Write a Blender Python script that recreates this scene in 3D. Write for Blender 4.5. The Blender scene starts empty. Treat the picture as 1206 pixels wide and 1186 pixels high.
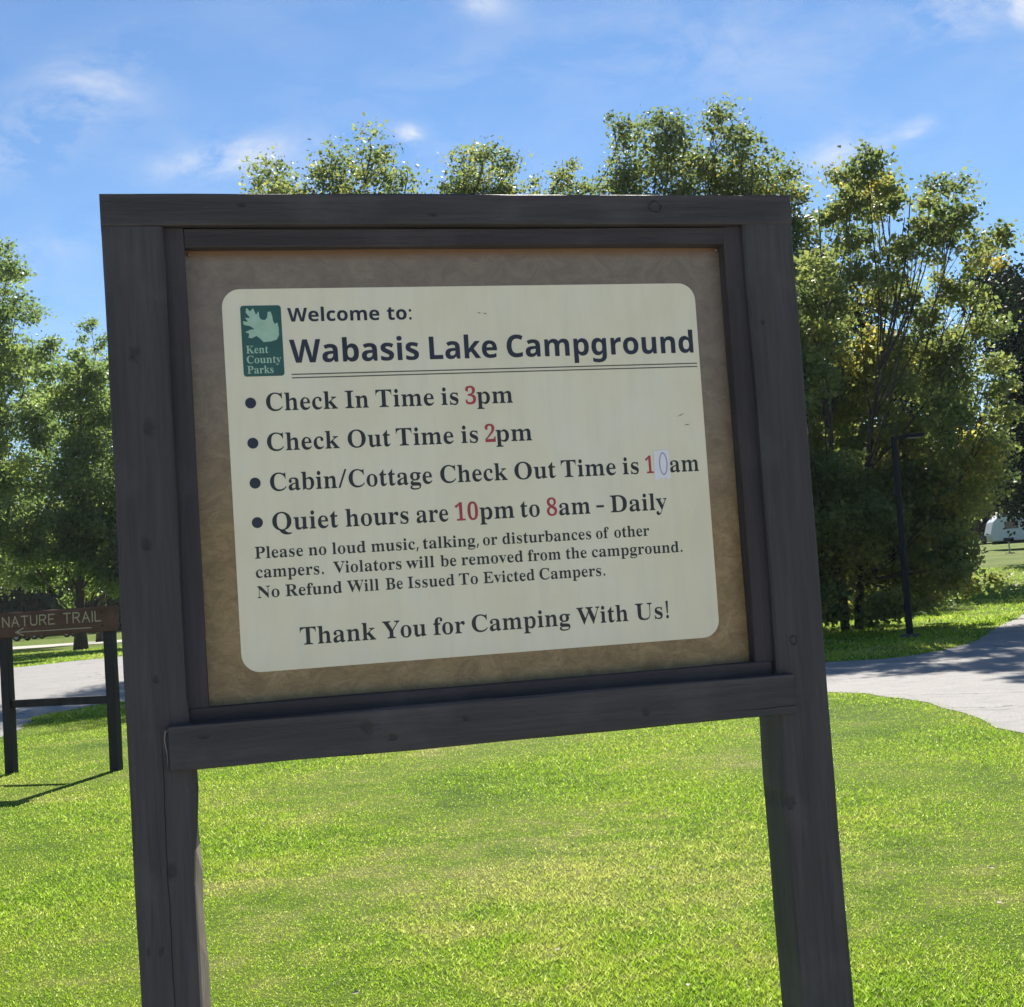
import bpy, bmesh, math, random
import numpy as np
from mathutils import Vector, Matrix, geometry

# ------------------------------------------------------------------ camera, sky, sun, exposure
S = bpy.context.scene
COL = S.collection
EYE = 1.6
ROLL, PITCH = math.radians(-3.798), math.radians(3.278)
F, CX, CY = 1750.0, 603.0, 593.0
cr, sr, cp, sp = math.cos(ROLL), math.sin(ROLL), math.cos(PITCH), math.sin(PITCH)
RC = np.array([[cr, -sr, 0], [sr, cr, 0], [0, 0, 1]]) @ np.array([[1, 0, 0], [0, cp, sp], [0, -sp, cp]])

def to_w(v):
    return Vector((v[0], v[2], -v[1]))
def ray(px, py):
    return to_w(RC.T @ np.array([(px - CX) / F, (py - CY) / F, 1.0]))
def at(px, py, Y):
    """the place at distance Y (metres ahead) that is seen in direction px, py"""
    d = ray(px, py)
    return Vector((0, 0, EYE)) + d * (Y / d.y)

cam_d = bpy.data.cameras.new('camera')
cam = bpy.data.objects.new('camera', cam_d)
COL.objects.link(cam)
rx, dn, fw = (to_w(RC.T @ np.array(v, float)) for v in ((1, 0, 0), (0, 1, 0), (0, 0, 1)))
cam.matrix_world = Matrix((( rx.x, -dn.x, -fw.x, 0), (rx.y, -dn.y, -fw.y, 0), (rx.z, -dn.z, -fw.z, EYE), (0, 0, 0, 1)))
cam_d.sensor_fit = 'HORIZONTAL'
cam_d.sensor_width = 36
cam_d.lens = F / 1206 * 36
cam_d.clip_end = 3000
cam_d.clip_start = 0.05
S.camera = cam

SUN_EL, SUN_AZ = math.radians(35.3), math.radians(8)      # azimuth clockwise from straight ahead
S.view_settings.view_transform = 'Standard'
S.view_settings.look = 'None'
S.view_settings.gamma = 1
S.view_settings.use_curve_mapping = False
S.view_settings.exposure = 1.4

world = bpy.data.worlds.new('World')
S.world = world
world.use_nodes = True
wt = world.node_tree
wt.nodes.clear()
def N(tree, kind, **kw):
    n = tree.nodes.new(kind)
    for k, v in kw.items():
        if k.startswith('i_'):
            key = k[2:]
            key = int(key) if key.isdigit() else key.replace('_', ' ')
            n.inputs[key].default_value = v
        else:
            setattr(n, k, v)
    return n
def L(tree, a, b, ai=0, bi=0):
    tree.links.new(a.outputs[ai], b.inputs[bi])
def math_n(t, op, a=None, b=None, clamp=False):
    n = t.nodes.new('ShaderNodeMath'); n.operation = op; n.use_clamp = clamp
    for i, v in enumerate((a, b)):
        if v is None: continue
        if isinstance(v, (int, float)): n.inputs[i].default_value = v
        else: t.links.new(v, n.inputs[i])
    return n.outputs[0]

sky = N(wt, 'ShaderNodeTexSky', sky_type='NISHITA', sun_disc=False, sun_elevation=SUN_EL, sun_rotation=SUN_AZ,
        altitude=200, air_density=0.95, dust_density=0.0, ozone_density=5.0)
wgeo = N(wt, 'ShaderNodeTexCoord')
sep = N(wt, 'ShaderNodeSeparateXYZ'); L(wt, wgeo, sep)
yy = math_n(wt, 'MAXIMUM', sep.outputs[1], 0.05)
U = math_n(wt, 'DIVIDE', sep.outputs[0], yy)
V = math_n(wt, 'DIVIDE', sep.outputs[2], yy)
uv = N(wt, 'ShaderNodeCombineXYZ'); wt.links.new(U, uv.inputs[0]); wt.links.new(V, uv.inputs[1])
cmap = N(wt, 'ShaderNodeMapping'); L(wt, wgeo, cmap); cmap.inputs['Scale'].default_value = (1.0, 1.0, 2.2)
cn = N(wt, 'ShaderNodeTexNoise', i_Scale=13.0, i_Detail=12.0, i_Roughness=0.66, i_Distortion=0.35); L(wt, cmap, cn)
cn2 = N(wt, 'ShaderNodeTexNoise', i_Scale=2.3, i_Detail=4.0, i_Roughness=0.5); L(wt, cmap, cn2)
wisp = math_n(wt, 'MULTIPLY', math_n(wt, 'SUBTRACT', cn.outputs[0], 0.40), 4.2, True)
CLOUDS = [  # u, v, half width, half height, tilt, strength
    (85, 120, 120, 58, 0.45, 0.6), (30, 185, 60, 26, 0.1, 0.45), (270, 186, 92, 24, 0.12, 0.85), (482, 158, 17, 12, 0.0, 1.3),
    (565, 2, 40, 20, -0.3, 0.5), (1125, 15, 70, 34, 0.1, 0.6), (1204, 6, 18, 26, 0.0, 1.0), (990, 178, 60, 26, 0.25, 0.55), (1072, 155, 36, 13, 0.35, 0.6),
    (60, 290, 90, 40, 0.2, 0.25), (800, 60, 160, 60, -0.2, 0.22), (-160, 60, 120, 60, 0.2, 0.6), (1400, 60, 180, 70, 0.1, 0.7), (300, -160, 220, 80, 0.2, 0.5), (1100, -150, 260, 90, -0.1, 0.6)]
tot = None
for (px, py, hw, hh, tilt, st) in CLOUDS:
    d = ray(px, py); u0, v0 = d.x / d.y, d.z / d.y
    du = math_n(wt, 'SUBTRACT', U, u0); dv = math_n(wt, 'SUBTRACT', V, v0)
    c, s = math.cos(tilt), math.sin(tilt)
    a = math_n(wt, 'DIVIDE', math_n(wt, 'ADD', math_n(wt, 'MULTIPLY', du, c), math_n(wt, 'MULTIPLY', dv, s)), hw / F)
    b = math_n(wt, 'DIVIDE', math_n(wt, 'SUBTRACT', math_n(wt, 'MULTIPLY', dv, c), math_n(wt, 'MULTIPLY', du, s)), hh / F)
    r2 = math_n(wt, 'ADD', math_n(wt, 'MULTIPLY', a, a), math_n(wt, 'MULTIPLY', b, b))
    g = math_n(wt, 'MULTIPLY', math_n(wt, 'EXPONENT', math_n(wt, 'MULTIPLY', r2, -1.3)), st)
    tot = g if tot is None else math_n(wt, 'ADD', tot, g)
front = math_n(wt, 'MULTIPLY', math_n(wt, 'SUBTRACT', sep.outputs[1], 0.1), 8.0, True)
tot = math_n(wt, 'MULTIPLY', math_n(wt, 'MULTIPLY', tot, front), wisp)
base = math_n(wt, 'MULTIPLY', math_n(wt, 'MULTIPLY', math_n(wt, 'SUBTRACT', cn2.outputs[0], 0.53), 2.6, True), wisp)
cl = math_n(wt, 'ADD', tot, math_n(wt, 'MULTIPLY', base, 0.5), True)
cmix = N(wt, 'ShaderNodeMix', data_type='RGBA')
wt.links.new(cl, cmix.inputs['Factor'])
# the deeper blue of the photograph's sky
sat = N(wt, 'ShaderNodeHueSaturation', i_Saturation=1.03, i_Value=0.93); L(wt, sky, sat, 0, 4)
wt.links.new(sat.outputs[0], cmix.inputs['A'])
cmix.inputs['B'].default_value = (6.6, 6.9, 7.4, 1)
bg = N(wt, 'ShaderNodeBackground', i_Strength=0.05)
wt.links.new(cmix.outputs['Result'], bg.inputs[0])
wo = N(wt, 'ShaderNodeOutputWorld'); L(wt, bg, wo)

sl = bpy.data.lights.new('sun', 'SUN')
sl.energy = 3.9; sl.angle = math.radians(0.53); sl.color = (1.0, 0.95, 0.86)
so = bpy.data.objects.new('sun', sl); COL.objects.link(so)
sun_dir = Vector((math.sin(SUN_AZ) * math.cos(SUN_EL), math.cos(SUN_AZ) * math.cos(SUN_EL), math.sin(SUN_EL)))
so.rotation_euler = sun_dir.to_track_quat('Z', 'Y').to_euler()
so.location = (10, 30, 40)

# ------------------------------------------------------------------ materials
def new_mat(name):
    m = bpy.data.materials.new(name); m.use_nodes = True
    t = m.node_tree; t.nodes.clear()
    out = t.nodes.new('ShaderNodeOutputMaterial')
    return m, t, out
def ramp(t, fac, stops):
    r = t.nodes.new('ShaderNodeValToRGB')
    el = r.color_ramp.elements
    while len(el) < len(stops): el.new(0.5)
    for e, (p, c) in zip(el, stops):
        e.position = p; e.color = (*c, 1) if len(c) == 3 else c
    t.links.new(fac, r.inputs[0])
    return r.outputs[0]
def mixc(t, fac, a, b, mode='MIX'):
    n = t.nodes.new('ShaderNodeMix'); n.data_type = 'RGBA'; n.blend_type = mode
    for k, v in (('Factor', fac), ('A', a), ('B', b)):
        if isinstance(v, (int, float)): n.inputs[k].default_value = v
        elif isinstance(v, tuple): n.inputs[k].default_value = (*v, 1)
        else: t.links.new(v, n.inputs[k])
    return n.outputs['Result']
def noise(t, vec, scale, detail=4, rough=0.5, dist=0.0):
    n = N(t, 'ShaderNodeTexNoise', i_Scale=scale, i_Detail=detail, i_Roughness=rough, i_Distortion=dist)
    t.links.new(vec, n.inputs['Vector'])
    return n.outputs[0]
def objco(t, scale=(1, 1, 1), kind='Object'):
    tc = t.nodes.new('ShaderNodeTexCoord'); mp = t.nodes.new('ShaderNodeMapping')
    t.links.new(tc.outputs[kind], mp.inputs[0]); mp.inputs['Scale'].default_value = scale
    return mp.outputs[0]
def plain(name, col, rough=0.6, metal=0.0, var=0.08, scale=30, spec=0.5):
    m, t, out = new_mat(name)
    p = N(t, 'ShaderNodeBsdfPrincipled', i_Roughness=rough, i_Metallic=metal)
    p.inputs['Specular IOR Level'].default_value = spec
    n = noise(t, objco(t), scale, 4, 0.6)
    lo = tuple(c * (1 - var) for c in col); hi = tuple(min(1, c * (1 + var)) for c in col)
    t.links.new(ramp(t, n, [(0.3, lo), (0.7, hi)]), p.inputs['Base Color'])
    L(t, p, out)
    return m

def wood_mat(name, axis, dark, light, knots=True, crack=None, rough=0.62, spots=()):
    """stained softwood: grain runs along axis"""
    m, t, out = new_mat(name)
    sc = [30.0, 30.0, 30.0]; sc[axis] = 1.6
    v = objco(t, tuple(sc))
    fine = noise(t, v, 2.6, 9, 0.72, 0.35)
    sc2 = [9.0, 9.0, 9.0]; sc2[axis] = 0.7
    band = noise(t, objco(t, tuple(sc2)), 1.0, 3, 0.5, 0.6)
    blot = noise(t, objco(t), 3.2, 4, 0.6)
    col = ramp(t, fine, [(0.28, dark), (0.72, light)])
    col = mixc(t, math_n(t, 'MULTIPLY', math_n(t, 'SUBTRACT', band, 0.42), 2.4, True), col, tuple(c * 0.66 for c in dark))
    col = mixc(t, math_n(t, 'MULTIPLY', math_n(t, 'SUBTRACT', blot, 0.52), 2.4, True), col, tuple(c * 1.5 for c in light))
    h = fine
    if False:
        ks = [7.0, 7.0, 7.0]; ks[axis] = 4.2
        vo = N(t, 'ShaderNodeTexVoronoi', i_Scale=1.0, i_Randomness=1.0)
        wob = noise(t, objco(t), 14, 3, 0.6)
        va = t.nodes.new('ShaderNodeVectorMath'); va.operation = 'ADD'
        t.links.new(objco(t, tuple(ks)), va.inputs[0])
        cx = t.nodes.new('ShaderNodeCombineXYZ')
        for i in range(3): t.links.new(math_n(t, 'MULTIPLY', wob, 0.16), cx.inputs[i])
        t.links.new(cx.outputs[0], va.inputs[1]); t.links.new(va.outputs[0], vo.inputs['Vector'])
        k = math_n(t, 'SUBTRACT', 1.0, math_n(t, 'MULTIPLY', vo.outputs['Distance'], 7.0), True)
        k = math_n(t, 'MULTIPLY', k, 1.6, True)
        col = mixc(t, math_n(t, 'MULTIPLY', k, 0.8), col, tuple(c * 0.3 for c in dark))
        h = math_n(t, 'SUBTRACT', h, math_n(t, 'MULTIPLY', k, 0.8))
    if spots:      # single knots: (across, along, radius, kind)
        tc = t.nodes.new('ShaderNodeTexCoord'); s3 = t.nodes.new('ShaderNodeSeparateXYZ'); L(t, tc, s3, 3, 0)
        wn = noise(t, objco(t), 45, 3, 0.6)
        cc = {0: 2, 2: 0}[axis]
        for (a_, l_, r_, kd) in spots:
            da = math_n(t, 'MULTIPLY', math_n(t, 'SUBTRACT', s3.outputs[cc], a_), 1.0 / r_)
            dl = math_n(t, 'MULTIPLY', math_n(t, 'SUBTRACT', s3.outputs[axis], l_), (0.62 if kd == 'smear' else 0.9) / r_)
            dd = math_n(t, 'SQRT', math_n(t, 'ADD', math_n(t, 'MULTIPLY', da, da), math_n(t, 'MULTIPLY', dl, dl)))
            dd = math_n(t, 'ADD', dd, math_n(t, 'MULTIPLY', math_n(t, 'SUBTRACT', wn, 0.5), 2.4))
            if kd == 'ring':
                k = math_n(t, 'SUBTRACT', 1.0, math_n(t, 'MULTIPLY', math_n(t, 'ABSOLUTE', math_n(t, 'SUBTRACT', dd, 1.0)), 4.0), True)
            else:
                k = math_n(t, 'MULTIPLY', math_n(t, 'SUBTRACT', 1.0, dd), 1.5, True)
            col = mixc(t, math_n(t, 'MULTIPLY', k, 0.45), col, tuple(c * 0.30 for c in dark))
            h = math_n(t, 'SUBTRACT', h, math_n(t, 'MULTIPLY', k, 0.8))
    if crack is not None:      # long drying check in the face
        tc = t.nodes.new('ShaderNodeTexCoord'); sp_ = t.nodes.new('ShaderNodeSeparateXYZ'); L(t, tc, sp_, 3, 0)
        wv = [0.0, 0.0, 0.0]; wv[axis] = 5.0
        wn = noise(t, objco(t, tuple(wv)), 1.0, 5, 0.6)
        cc = {0: 2, 2: 0}[axis]
        dd = math_n(t, 'ABSOLUTE', math_n(t, 'SUBTRACT', math_n(t, 'SUBTRACT', sp_.outputs[cc], crack[0]), math_n(t, 'MULTIPLY', math_n(t, 'SUBTRACT', wn, 0.5), 0.016)))
        cm = math_n(t, 'LESS_THAN', dd, 0.0009)
        g1 = math_n(t, 'MULTIPLY', math_n(t, 'SUBTRACT', crack[2], sp_.outputs[axis]), 8.0, True)
        g2 = math_n(t, 'MULTIPLY', math_n(t, 'SUBTRACT', sp_.outputs[axis], crack[1]), 8.0, True)
        cm = math_n(t, 'MULTIPLY', cm, math_n(t, 'MULTIPLY', g1, g2))
        col = mixc(t, cm, col, tuple(c * 0.08 for c in dark))
        h = math_n(t, 'SUBTRACT', h, math_n(t, 'MULTIPLY', cm, 2.0))
    p = N(t, 'ShaderNodeBsdfPrincipled', i_Roughness=rough)
    p.inputs['Specular IOR Level'].default_value = 0.3
    t.links.new(col, p.inputs['Base Color'])
    bp = N(t, 'ShaderNodeBump', i_Strength=0.8, i_Distance=0.004); t.links.new(h, bp.inputs['Height'])
    L(t, bp, p, 0, 'Normal'); L(t, p, out)
    return m
DK, LT = (0.046, 0.041, 0.044), (0.087, 0.0785, 0.083)
M_UP = wood_mat('stained wood upright', 2, DK, LT, spots=((0.046, -0.962, 0.009, 'ring'), (0.002, -1.322, 0.016, 'smear'), (0.03, -0.23, 0.006, 'smear')))
M_UPC = wood_mat('stained wood upright with check', 2, DK, LT, crack=(0.066, -2.45, -1.02), spots=((0.053, -0.263, 0.013, 'smear'), (0.075, -0.419, 0.015, 'smear'), (0.057, -0.658, 0.012, 'smear'), (0.063, -0.936, 0.006, 'smear'), (0.073, -1.322, 0.011, 'smear'), (0.045, -1.479, 0.007, 'smear'), (0.02, -1.475, 0.006, 'smear')))
M_FL = wood_mat('stained wood lying', 0, DK, LT, spots=((-0.026, 1.213, 0.012, 'ring'), (-0.023, 0.287, 0.006, 'smear'), (-0.045, 0.70, 0.008, 'smear')))
M_FLC = wood_mat('stained wood lying with check', 0, DK, LT, crack=(-0.071, 1.18, 1.60), spots=((-0.026, 0.072, 0.007, 'smear'), (-0.036, 0.403, 0.016, 'smear'), (-0.062, 0.455, 0.009, 'smear'), (-0.057, 1.015, 0.010, 'smear'), (-0.036, 0.613, 0.007, 'smear')))
M_TR = wood_mat('stained wood trim upright', 2, (0.040, 0.034, 0.038), (0.070, 0.060, 0.066), knots=False)
M_TRH = wood_mat('stained wood trim lying', 0, (0.040, 0.034, 0.038), (0.070, 0.060, 0.066), knots=False)
M_RAW = wood_mat('bare weathered wood', 2, (0.20, 0.15, 0.13), (0.36, 0.29, 0.25), knots=False)
M_NUP = wood_mat('dark brown post wood', 2, (0.026, 0.020, 0.024), (0.046, 0.036, 0.040), knots=False)
M_NFL = wood_mat('red brown board wood', 0, (0.085, 0.040, 0.028), (0.165, 0.080, 0.055), knots=False)

def panel_brown():
    m, t, out = new_mat('brown marbled print')
    v = objco(t, (1, 1, 1.15))
    a = noise(t, v, 16, 8, 0.72, 1.3)
    b = noise(t, v, 3.0, 3, 0.5, 0.3)
    c = ramp(t, a, [(0.30, (0.20, 0.125, 0.055)), (0.47, (0.28, 0.185, 0.082)), (0.56, (0.33, 0.222, 0.102)), (0.68, (0.40, 0.28, 0.14))])
    tc = t.nodes.new('ShaderNodeTexCoord'); s_ = t.nodes.new('ShaderNodeSeparateXYZ'); L(t, tc, s_, 3, 0)
    veil = math_n(t, 'MULTIPLY', math_n(t, 'ADD', s_.outputs[2], math_n(t, 'ADD', 0.50, math_n(t, 'MULTIPLY', b, 0.3))), 2.6, True)  # veiling glare put into the colour: greyer higher up
    vo = noise(t, objco(t, (1.0, 1, 2.0)), 34, 3, 0.55, 2.2)
    c = mixc(t, math_n(t, 'MULTIPLY', math_n(t, 'SUBTRACT', vo, 0.5), 2.2, True), c, (0.15, 0.095, 0.05))
    c = mixc(t, math_n(t, 'MULTIPLY', veil, 0.70), c, mixc(t, a, (0.115, 0.094, 0.088), (0.26, 0.222, 0.208)))
    rn = noise(t, objco(t, (6, 1, 20)), 3, 5, 0.6)
    rust = math_n(t, 'MULTIPLY', math_n(t, 'SUBTRACT', math_n(t, 'ADD', s_.outputs[2], math_n(t, 'MULTIPLY', rn, 0.02)), -0.034), 60.0, True)
    c = mixc(t, math_n(t, 'MULTIPLY', rust, 0.8), c, (0.20, 0.10, 0.045))
    low_edge = math_n(t, 'MULTIPLY', math_n(t, 'SUBTRACT', -0.962, math_n(t, 'ADD', s_.outputs[2], math_n(t, 'MULTIPLY', rn, 0.03))), 50.0, True)  # darker along the bottom edge of the panel
    c = mixc(t, math_n(t, 'MULTIPLY', low_edge, 0.5), c, (0.10, 0.07, 0.04))
    p = N(t, 'ShaderNodeBsdfPrincipled', i_Roughness=0.42)
    t.links.new(c, p.inputs['Base Color'])
    L(t, p, out); return m
M_BROWN = panel_brown()
def cream():
    m, t, out = new_mat('weathered cream print')
    v = objco(t, (26, 1, 3.0))
    a = noise(t, v, 1.0, 6, 0.62, 0.3)
    b = noise(t, objco(t), 4.5, 5, 0.6)
    c = ramp(t, b, [(0.3, (0.82, 0.74, 0.53)), (0.5, (0.85, 0.775, 0.58)), (0.7, (0.86, 0.795, 0.64))])
    c = mixc(t, math_n(t, 'MULTIPLY', math_n(t, 'SUBTRACT', a, 0.45), 1.3, True), c, (0.70, 0.655, 0.53))
    sp1 = noise(t, objco(t, (1, 1, 1.6)), 95, 2, 0.5)
    c = mixc(t, math_n(t, 'MULTIPLY', math_n(t, 'SUBTRACT', sp1, 0.755), 9.0, True), c, (0.22, 0.22, 0.18))
    p = N(t, 'ShaderNodeBsdfPrincipled')
    t.links.new(ramp(t, a, [(0.3, (0.28,) * 3), (0.7, (0.42,) * 3)]), p.inputs['Roughness'])
    t.links.new(c, p.inputs['Base Color'])
    L(t, p, out); return m
M_CREAM = cream()
M_NAVY = plain('navy print', (0.022, 0.023, 0.042), 0.4, var=0.25, scale=9)
M_BLACK = plain('black print', (0.020, 0.021, 0.026), 0.4, var=0.3, scale=9)
M_RED = plain('faded red print', (0.42, 0.045, 0.065), 0.4, var=0.2)
M_RULE = plain('brown rule print', (0.10, 0.085, 0.07), 0.4)
M_GREEN = plain('dark green print', (0.028, 0.105, 0.088), 0.4, var=0.12)
M_LEAFP = plain('pale green print', (0.40, 0.58, 0.44), 0.4, var=0.1)
M_STICK = plain('white paper sticker', (0.86, 0.82, 0.86), 0.5, var=0.05)
M_LAV = plain('lavender ink', (0.42, 0.38, 0.55), 0.5)
M_LETTER = plain('cream routed letter paint', (0.45, 0.37, 0.24), 0.7, var=0.25, scale=60)
M_METAL = plain('dull galvanised steel', (0.35, 0.35, 0.35), 0.45, 0.8)
M_POLE = plain('dark bronze painted metal', (0.011, 0.013, 0.018), 0.7, spec=0.2)
M_CONC = plain('dark stained concrete', (0.07, 0.065, 0.06), 0.9)
M_WHITE = plain('white gelcoat', (0.62, 0.64, 0.68), 0.35, var=0.06, scale=3)
M_TYRE = plain('black rubber', (0.015, 0.015, 0.015), 0.8)
M_GLASS = plain('dark tinted glass', (0.02, 0.025, 0.03), 0.08)
M_SILVER = plain('silver car paint', (0.42, 0.43, 0.45), 0.3, 0.4)
M_DARKCAR = plain('charcoal car paint', (0.05, 0.055, 0.065), 0.3, 0.3)
M_LAMP = plain('clear lamp plastic', (0.6, 0.6, 0.55), 0.2)
M_REDLAMP = plain('red lamp plastic', (0.35, 0.02, 0.02), 0.25)

def lawn_colour(t, blades):
    tc = t.nodes.new('ShaderNodeNewGeometry')
    mp = t.nodes.new('ShaderNodeMapping'); t.links.new(tc.outputs['Position'], mp.inputs[0]); mp.inputs['Scale'].default_value = (1, 1, 0)
    v = mp.outputs[0]
    big = noise(t, v, 0.45, 4, 0.55, 0.4)
    mid = noise(t, v, 2.6, 5, 0.65, 0.3)
    fin = noise(t, v, 26, 3, 0.6)
    if blades:
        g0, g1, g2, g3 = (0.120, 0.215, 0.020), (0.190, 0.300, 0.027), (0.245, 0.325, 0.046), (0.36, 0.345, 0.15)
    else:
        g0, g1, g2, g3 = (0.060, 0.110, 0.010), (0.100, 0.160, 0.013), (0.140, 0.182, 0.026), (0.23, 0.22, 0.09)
    k = math_n(t, 'ADD', math_n(t, 'MULTIPLY', big, 0.55), math_n(t, 'MULTIPLY', mid, 0.45))
    c = ramp(t, k, [(0.36, g0), (0.47, g1), (0.55, g2), (0.66, g3)])
    c = mixc(t, math_n(t, 'MULTIPLY', math_n(t, 'SUBTRACT', fin, 0.5), 1.6, True), c, g3)
    sp_ = t.nodes.new('ShaderNodeSeparateXYZ'); t.links.new(tc.outputs['Position'], sp_.inputs[0])
    wx = math_n(t, 'DIVIDE', math_n(t, 'SUBTRACT', sp_.outputs[0], 0.35), 1.9); wy = math_n(t, 'DIVIDE', math_n(t, 'SUBTRACT', sp_.outputs[1], 8.2), 1.7)
    wr = math_n(t, 'SUBTRACT', 1.15, math_n(t, 'SQRT', math_n(t, 'ADD', math_n(t, 'MULTIPLY', wx, wx), math_n(t, 'MULTIPLY', wy, wy))))
    worn = math_n(t, 'MULTIPLY', math_n(t, 'ADD', wr, math_n(t, 'MULTIPLY', math_n(t, 'SUBTRACT', mid, 0.5), 3.5)), 0.9, True)
    c = mixc(t, math_n(t, 'MULTIPLY', worn, 0.62), c, g3)
    return c, fin, mid
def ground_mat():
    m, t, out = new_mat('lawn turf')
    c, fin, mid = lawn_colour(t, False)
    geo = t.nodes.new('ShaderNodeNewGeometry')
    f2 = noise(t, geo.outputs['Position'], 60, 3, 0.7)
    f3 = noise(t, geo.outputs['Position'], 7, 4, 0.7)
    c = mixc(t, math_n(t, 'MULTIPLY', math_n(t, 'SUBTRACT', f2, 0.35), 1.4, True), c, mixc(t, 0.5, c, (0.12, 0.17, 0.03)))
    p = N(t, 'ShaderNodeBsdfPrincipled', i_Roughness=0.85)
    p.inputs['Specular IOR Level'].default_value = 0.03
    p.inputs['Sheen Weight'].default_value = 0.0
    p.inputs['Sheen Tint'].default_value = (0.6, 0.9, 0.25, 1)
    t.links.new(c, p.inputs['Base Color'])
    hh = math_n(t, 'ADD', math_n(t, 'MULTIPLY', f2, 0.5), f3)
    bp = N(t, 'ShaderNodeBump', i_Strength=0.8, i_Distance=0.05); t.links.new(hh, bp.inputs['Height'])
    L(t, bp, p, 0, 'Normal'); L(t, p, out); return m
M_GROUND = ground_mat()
def thin_leaf(name, colour, trans=0.42, gloss=0.25, rough=0.45, bright=1.6):
    """colour: function(tree) -> colour socket"""
    m, t, out = new_mat(name)
    c = colour(t)
    p = N(t, 'ShaderNodeBsdfPrincipled', i_Roughness=rough)
    p.inputs['Specular IOR Level'].default_value = gloss
    t.links.new(c, p.inputs['Base Color'])
    tr = t.nodes.new('ShaderNodeBsdfTranslucent')
    t.links.new(mixc(t, 1.0, c, (bright, bright * 1.02, bright * 0.62), 'MULTIPLY'), tr.inputs[0])
    mx = N(t, 'ShaderNodeMixShader', i_Fac=trans); L(t, p, mx, 0, 1); L(t, tr, mx, 0, 2); L(t, mx, out)
    return m
def blade_col(t):
    c, fin, mid = lawn_colour(t, True)
    a = t.nodes.new('ShaderNodeAttribute'); a.attribute_name = 'tint'
    c = mixc(t, math_n(t, 'MULTIPLY', math_n(t, 'SUBTRACT', a.outputs['Fac'], 0.80), 4.0, True), c, (0.52, 0.54, 0.32))
    return mixc(t, math_n(t, 'SUBTRACT', 0.4, a.outputs['Fac'], True), c, (0.045, 0.10, 0.01))
M_BLADE = thin_leaf('grass blades', blade_col, trans=0.5, gloss=0.06, rough=0.6, bright=1.9)
def leaf_mat(name, stops, **kw):
    def f(t):
        a = t.nodes.new('ShaderNodeAttribute'); a.attribute_name = 'tint'
        return ramp(t, a.outputs['Fac'], stops)
    return thin_leaf(name, f, **kw)
LM = {
    'poplar': leaf_mat('yellowing poplar leaves', [(0.0, (0.080, 0.112, 0.058)), (0.45, (0.140, 0.172, 0.078)), (0.80, (0.21, 0.225, 0.085)), (1.0, (0.36, 0.30, 0.09))], trans=0.58, bright=1.75, gloss=0.3, rough=0.5),
    'maple': leaf_mat('green maple leaves', [(0.0, (0.085, 0.128, 0.062)), (0.5, (0.140, 0.192, 0.078)), (0.85, (0.20, 0.25, 0.09)), (1.0, (0.28, 0.30, 0.10))], trans=0.60, bright=1.85, gloss=0.3, rough=0.5),
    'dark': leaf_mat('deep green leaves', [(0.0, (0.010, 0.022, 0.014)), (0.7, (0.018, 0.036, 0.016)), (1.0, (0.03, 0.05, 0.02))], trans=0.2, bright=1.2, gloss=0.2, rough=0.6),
    'wood': leaf_mat('woodland leaves', [(0.0, (0.018, 0.038, 0.016)), (0.6, (0.035, 0.062, 0.020)), (1.0, (0.07, 0.09, 0.025))], trans=0.3, bright=1.4, gloss=0.2, rough=0.6),
}
M_BARK = wood_mat('grey brown bark', 2, (0.045, 0.036, 0.028), (0.10, 0.085, 0.07), knots=False, rough=0.9)

def asphalt():
    m, t, out = new_mat('worn pale asphalt')
    geo = t.nodes.new('ShaderNodeNewGeometry'); v = geo.outputs['Position']
    a = noise(t, v, 55, 3, 0.7); b = noise(t, v, 0.5, 5, 0.6, 0.5); c_ = noise(t, v, 3.0, 5, 0.6)
    c = ramp(t, a, [(0.3, (0.19, 0.18, 0.17)), (0.7, (0.41, 0.385, 0.365))])
    c = mixc(t, math_n(t, 'MULTIPLY', math_n(t, 'SUBTRACT', b, 0.45), 2.5, True), c, (0.25, 0.24, 0.23))
    c = mixc(t, math_n(t, 'MULTIPLY', math_n(t, 'SUBTRACT', c_, 0.50), 3.0, True), c, (0.20, 0.195, 0.185))
    fl = noise(t, v, 14, 5, 0.7)
    c = mixc(t, math_n(t, 'MULTIPLY', math_n(t, 'SUBTRACT', fl, 0.58), 5.0, True), c, (0.46, 0.44, 0.41))
    vo = N(t, 'ShaderNodeTexVoronoi', feature='DISTANCE_TO_EDGE', i_Scale=0.28)
    va = t.nodes.new('ShaderNodeVectorMath'); va.operation = 'ADD'
    nn = N(t, 'ShaderNodeTexNoise', i_Scale=1.2, i_Detail=4.0); t.links.new(v, nn.inputs[0])
    t.links.new(v, va.inputs[0]); t.links.new(nn.outputs['Color'], va.inputs[1]); t.links.new(va.outputs[0], vo.inputs['Vector'])
    ck = math_n(t, 'LESS_THAN', vo.outputs['Distance'], 0.004)
    c = mixc(t, math_n(t, 'MULTIPLY', ck, 0.65), c, (0.07, 0.068, 0.065))
    p = N(t, 'ShaderNodeBsdfPrincipled', i_Roughness=0.9)
    p.inputs['Specular IOR Level'].default_value = 0.2
    t.links.new(c, p.inputs['Base Color'])
    bp = N(t, 'ShaderNodeBump', i_Strength=0.5, i_Distance=0.01); t.links.new(math_n(t, 'ADD', a, c_), bp.inputs['Height'])
    L(t, bp, p, 0, 'Normal'); L(t, p, out); return m
M_ROAD = asphalt()
M_BOUNCE = plain('pale bounce concrete', (0.50, 0.46, 0.40), 0.9, var=0.12, scale=5)  # kept pale to throw sunlight back at the sign
M_GRAVEL = plain('pale gravel', (0.42, 0.39, 0.32), 0.95, var=0.2, scale=8)

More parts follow.
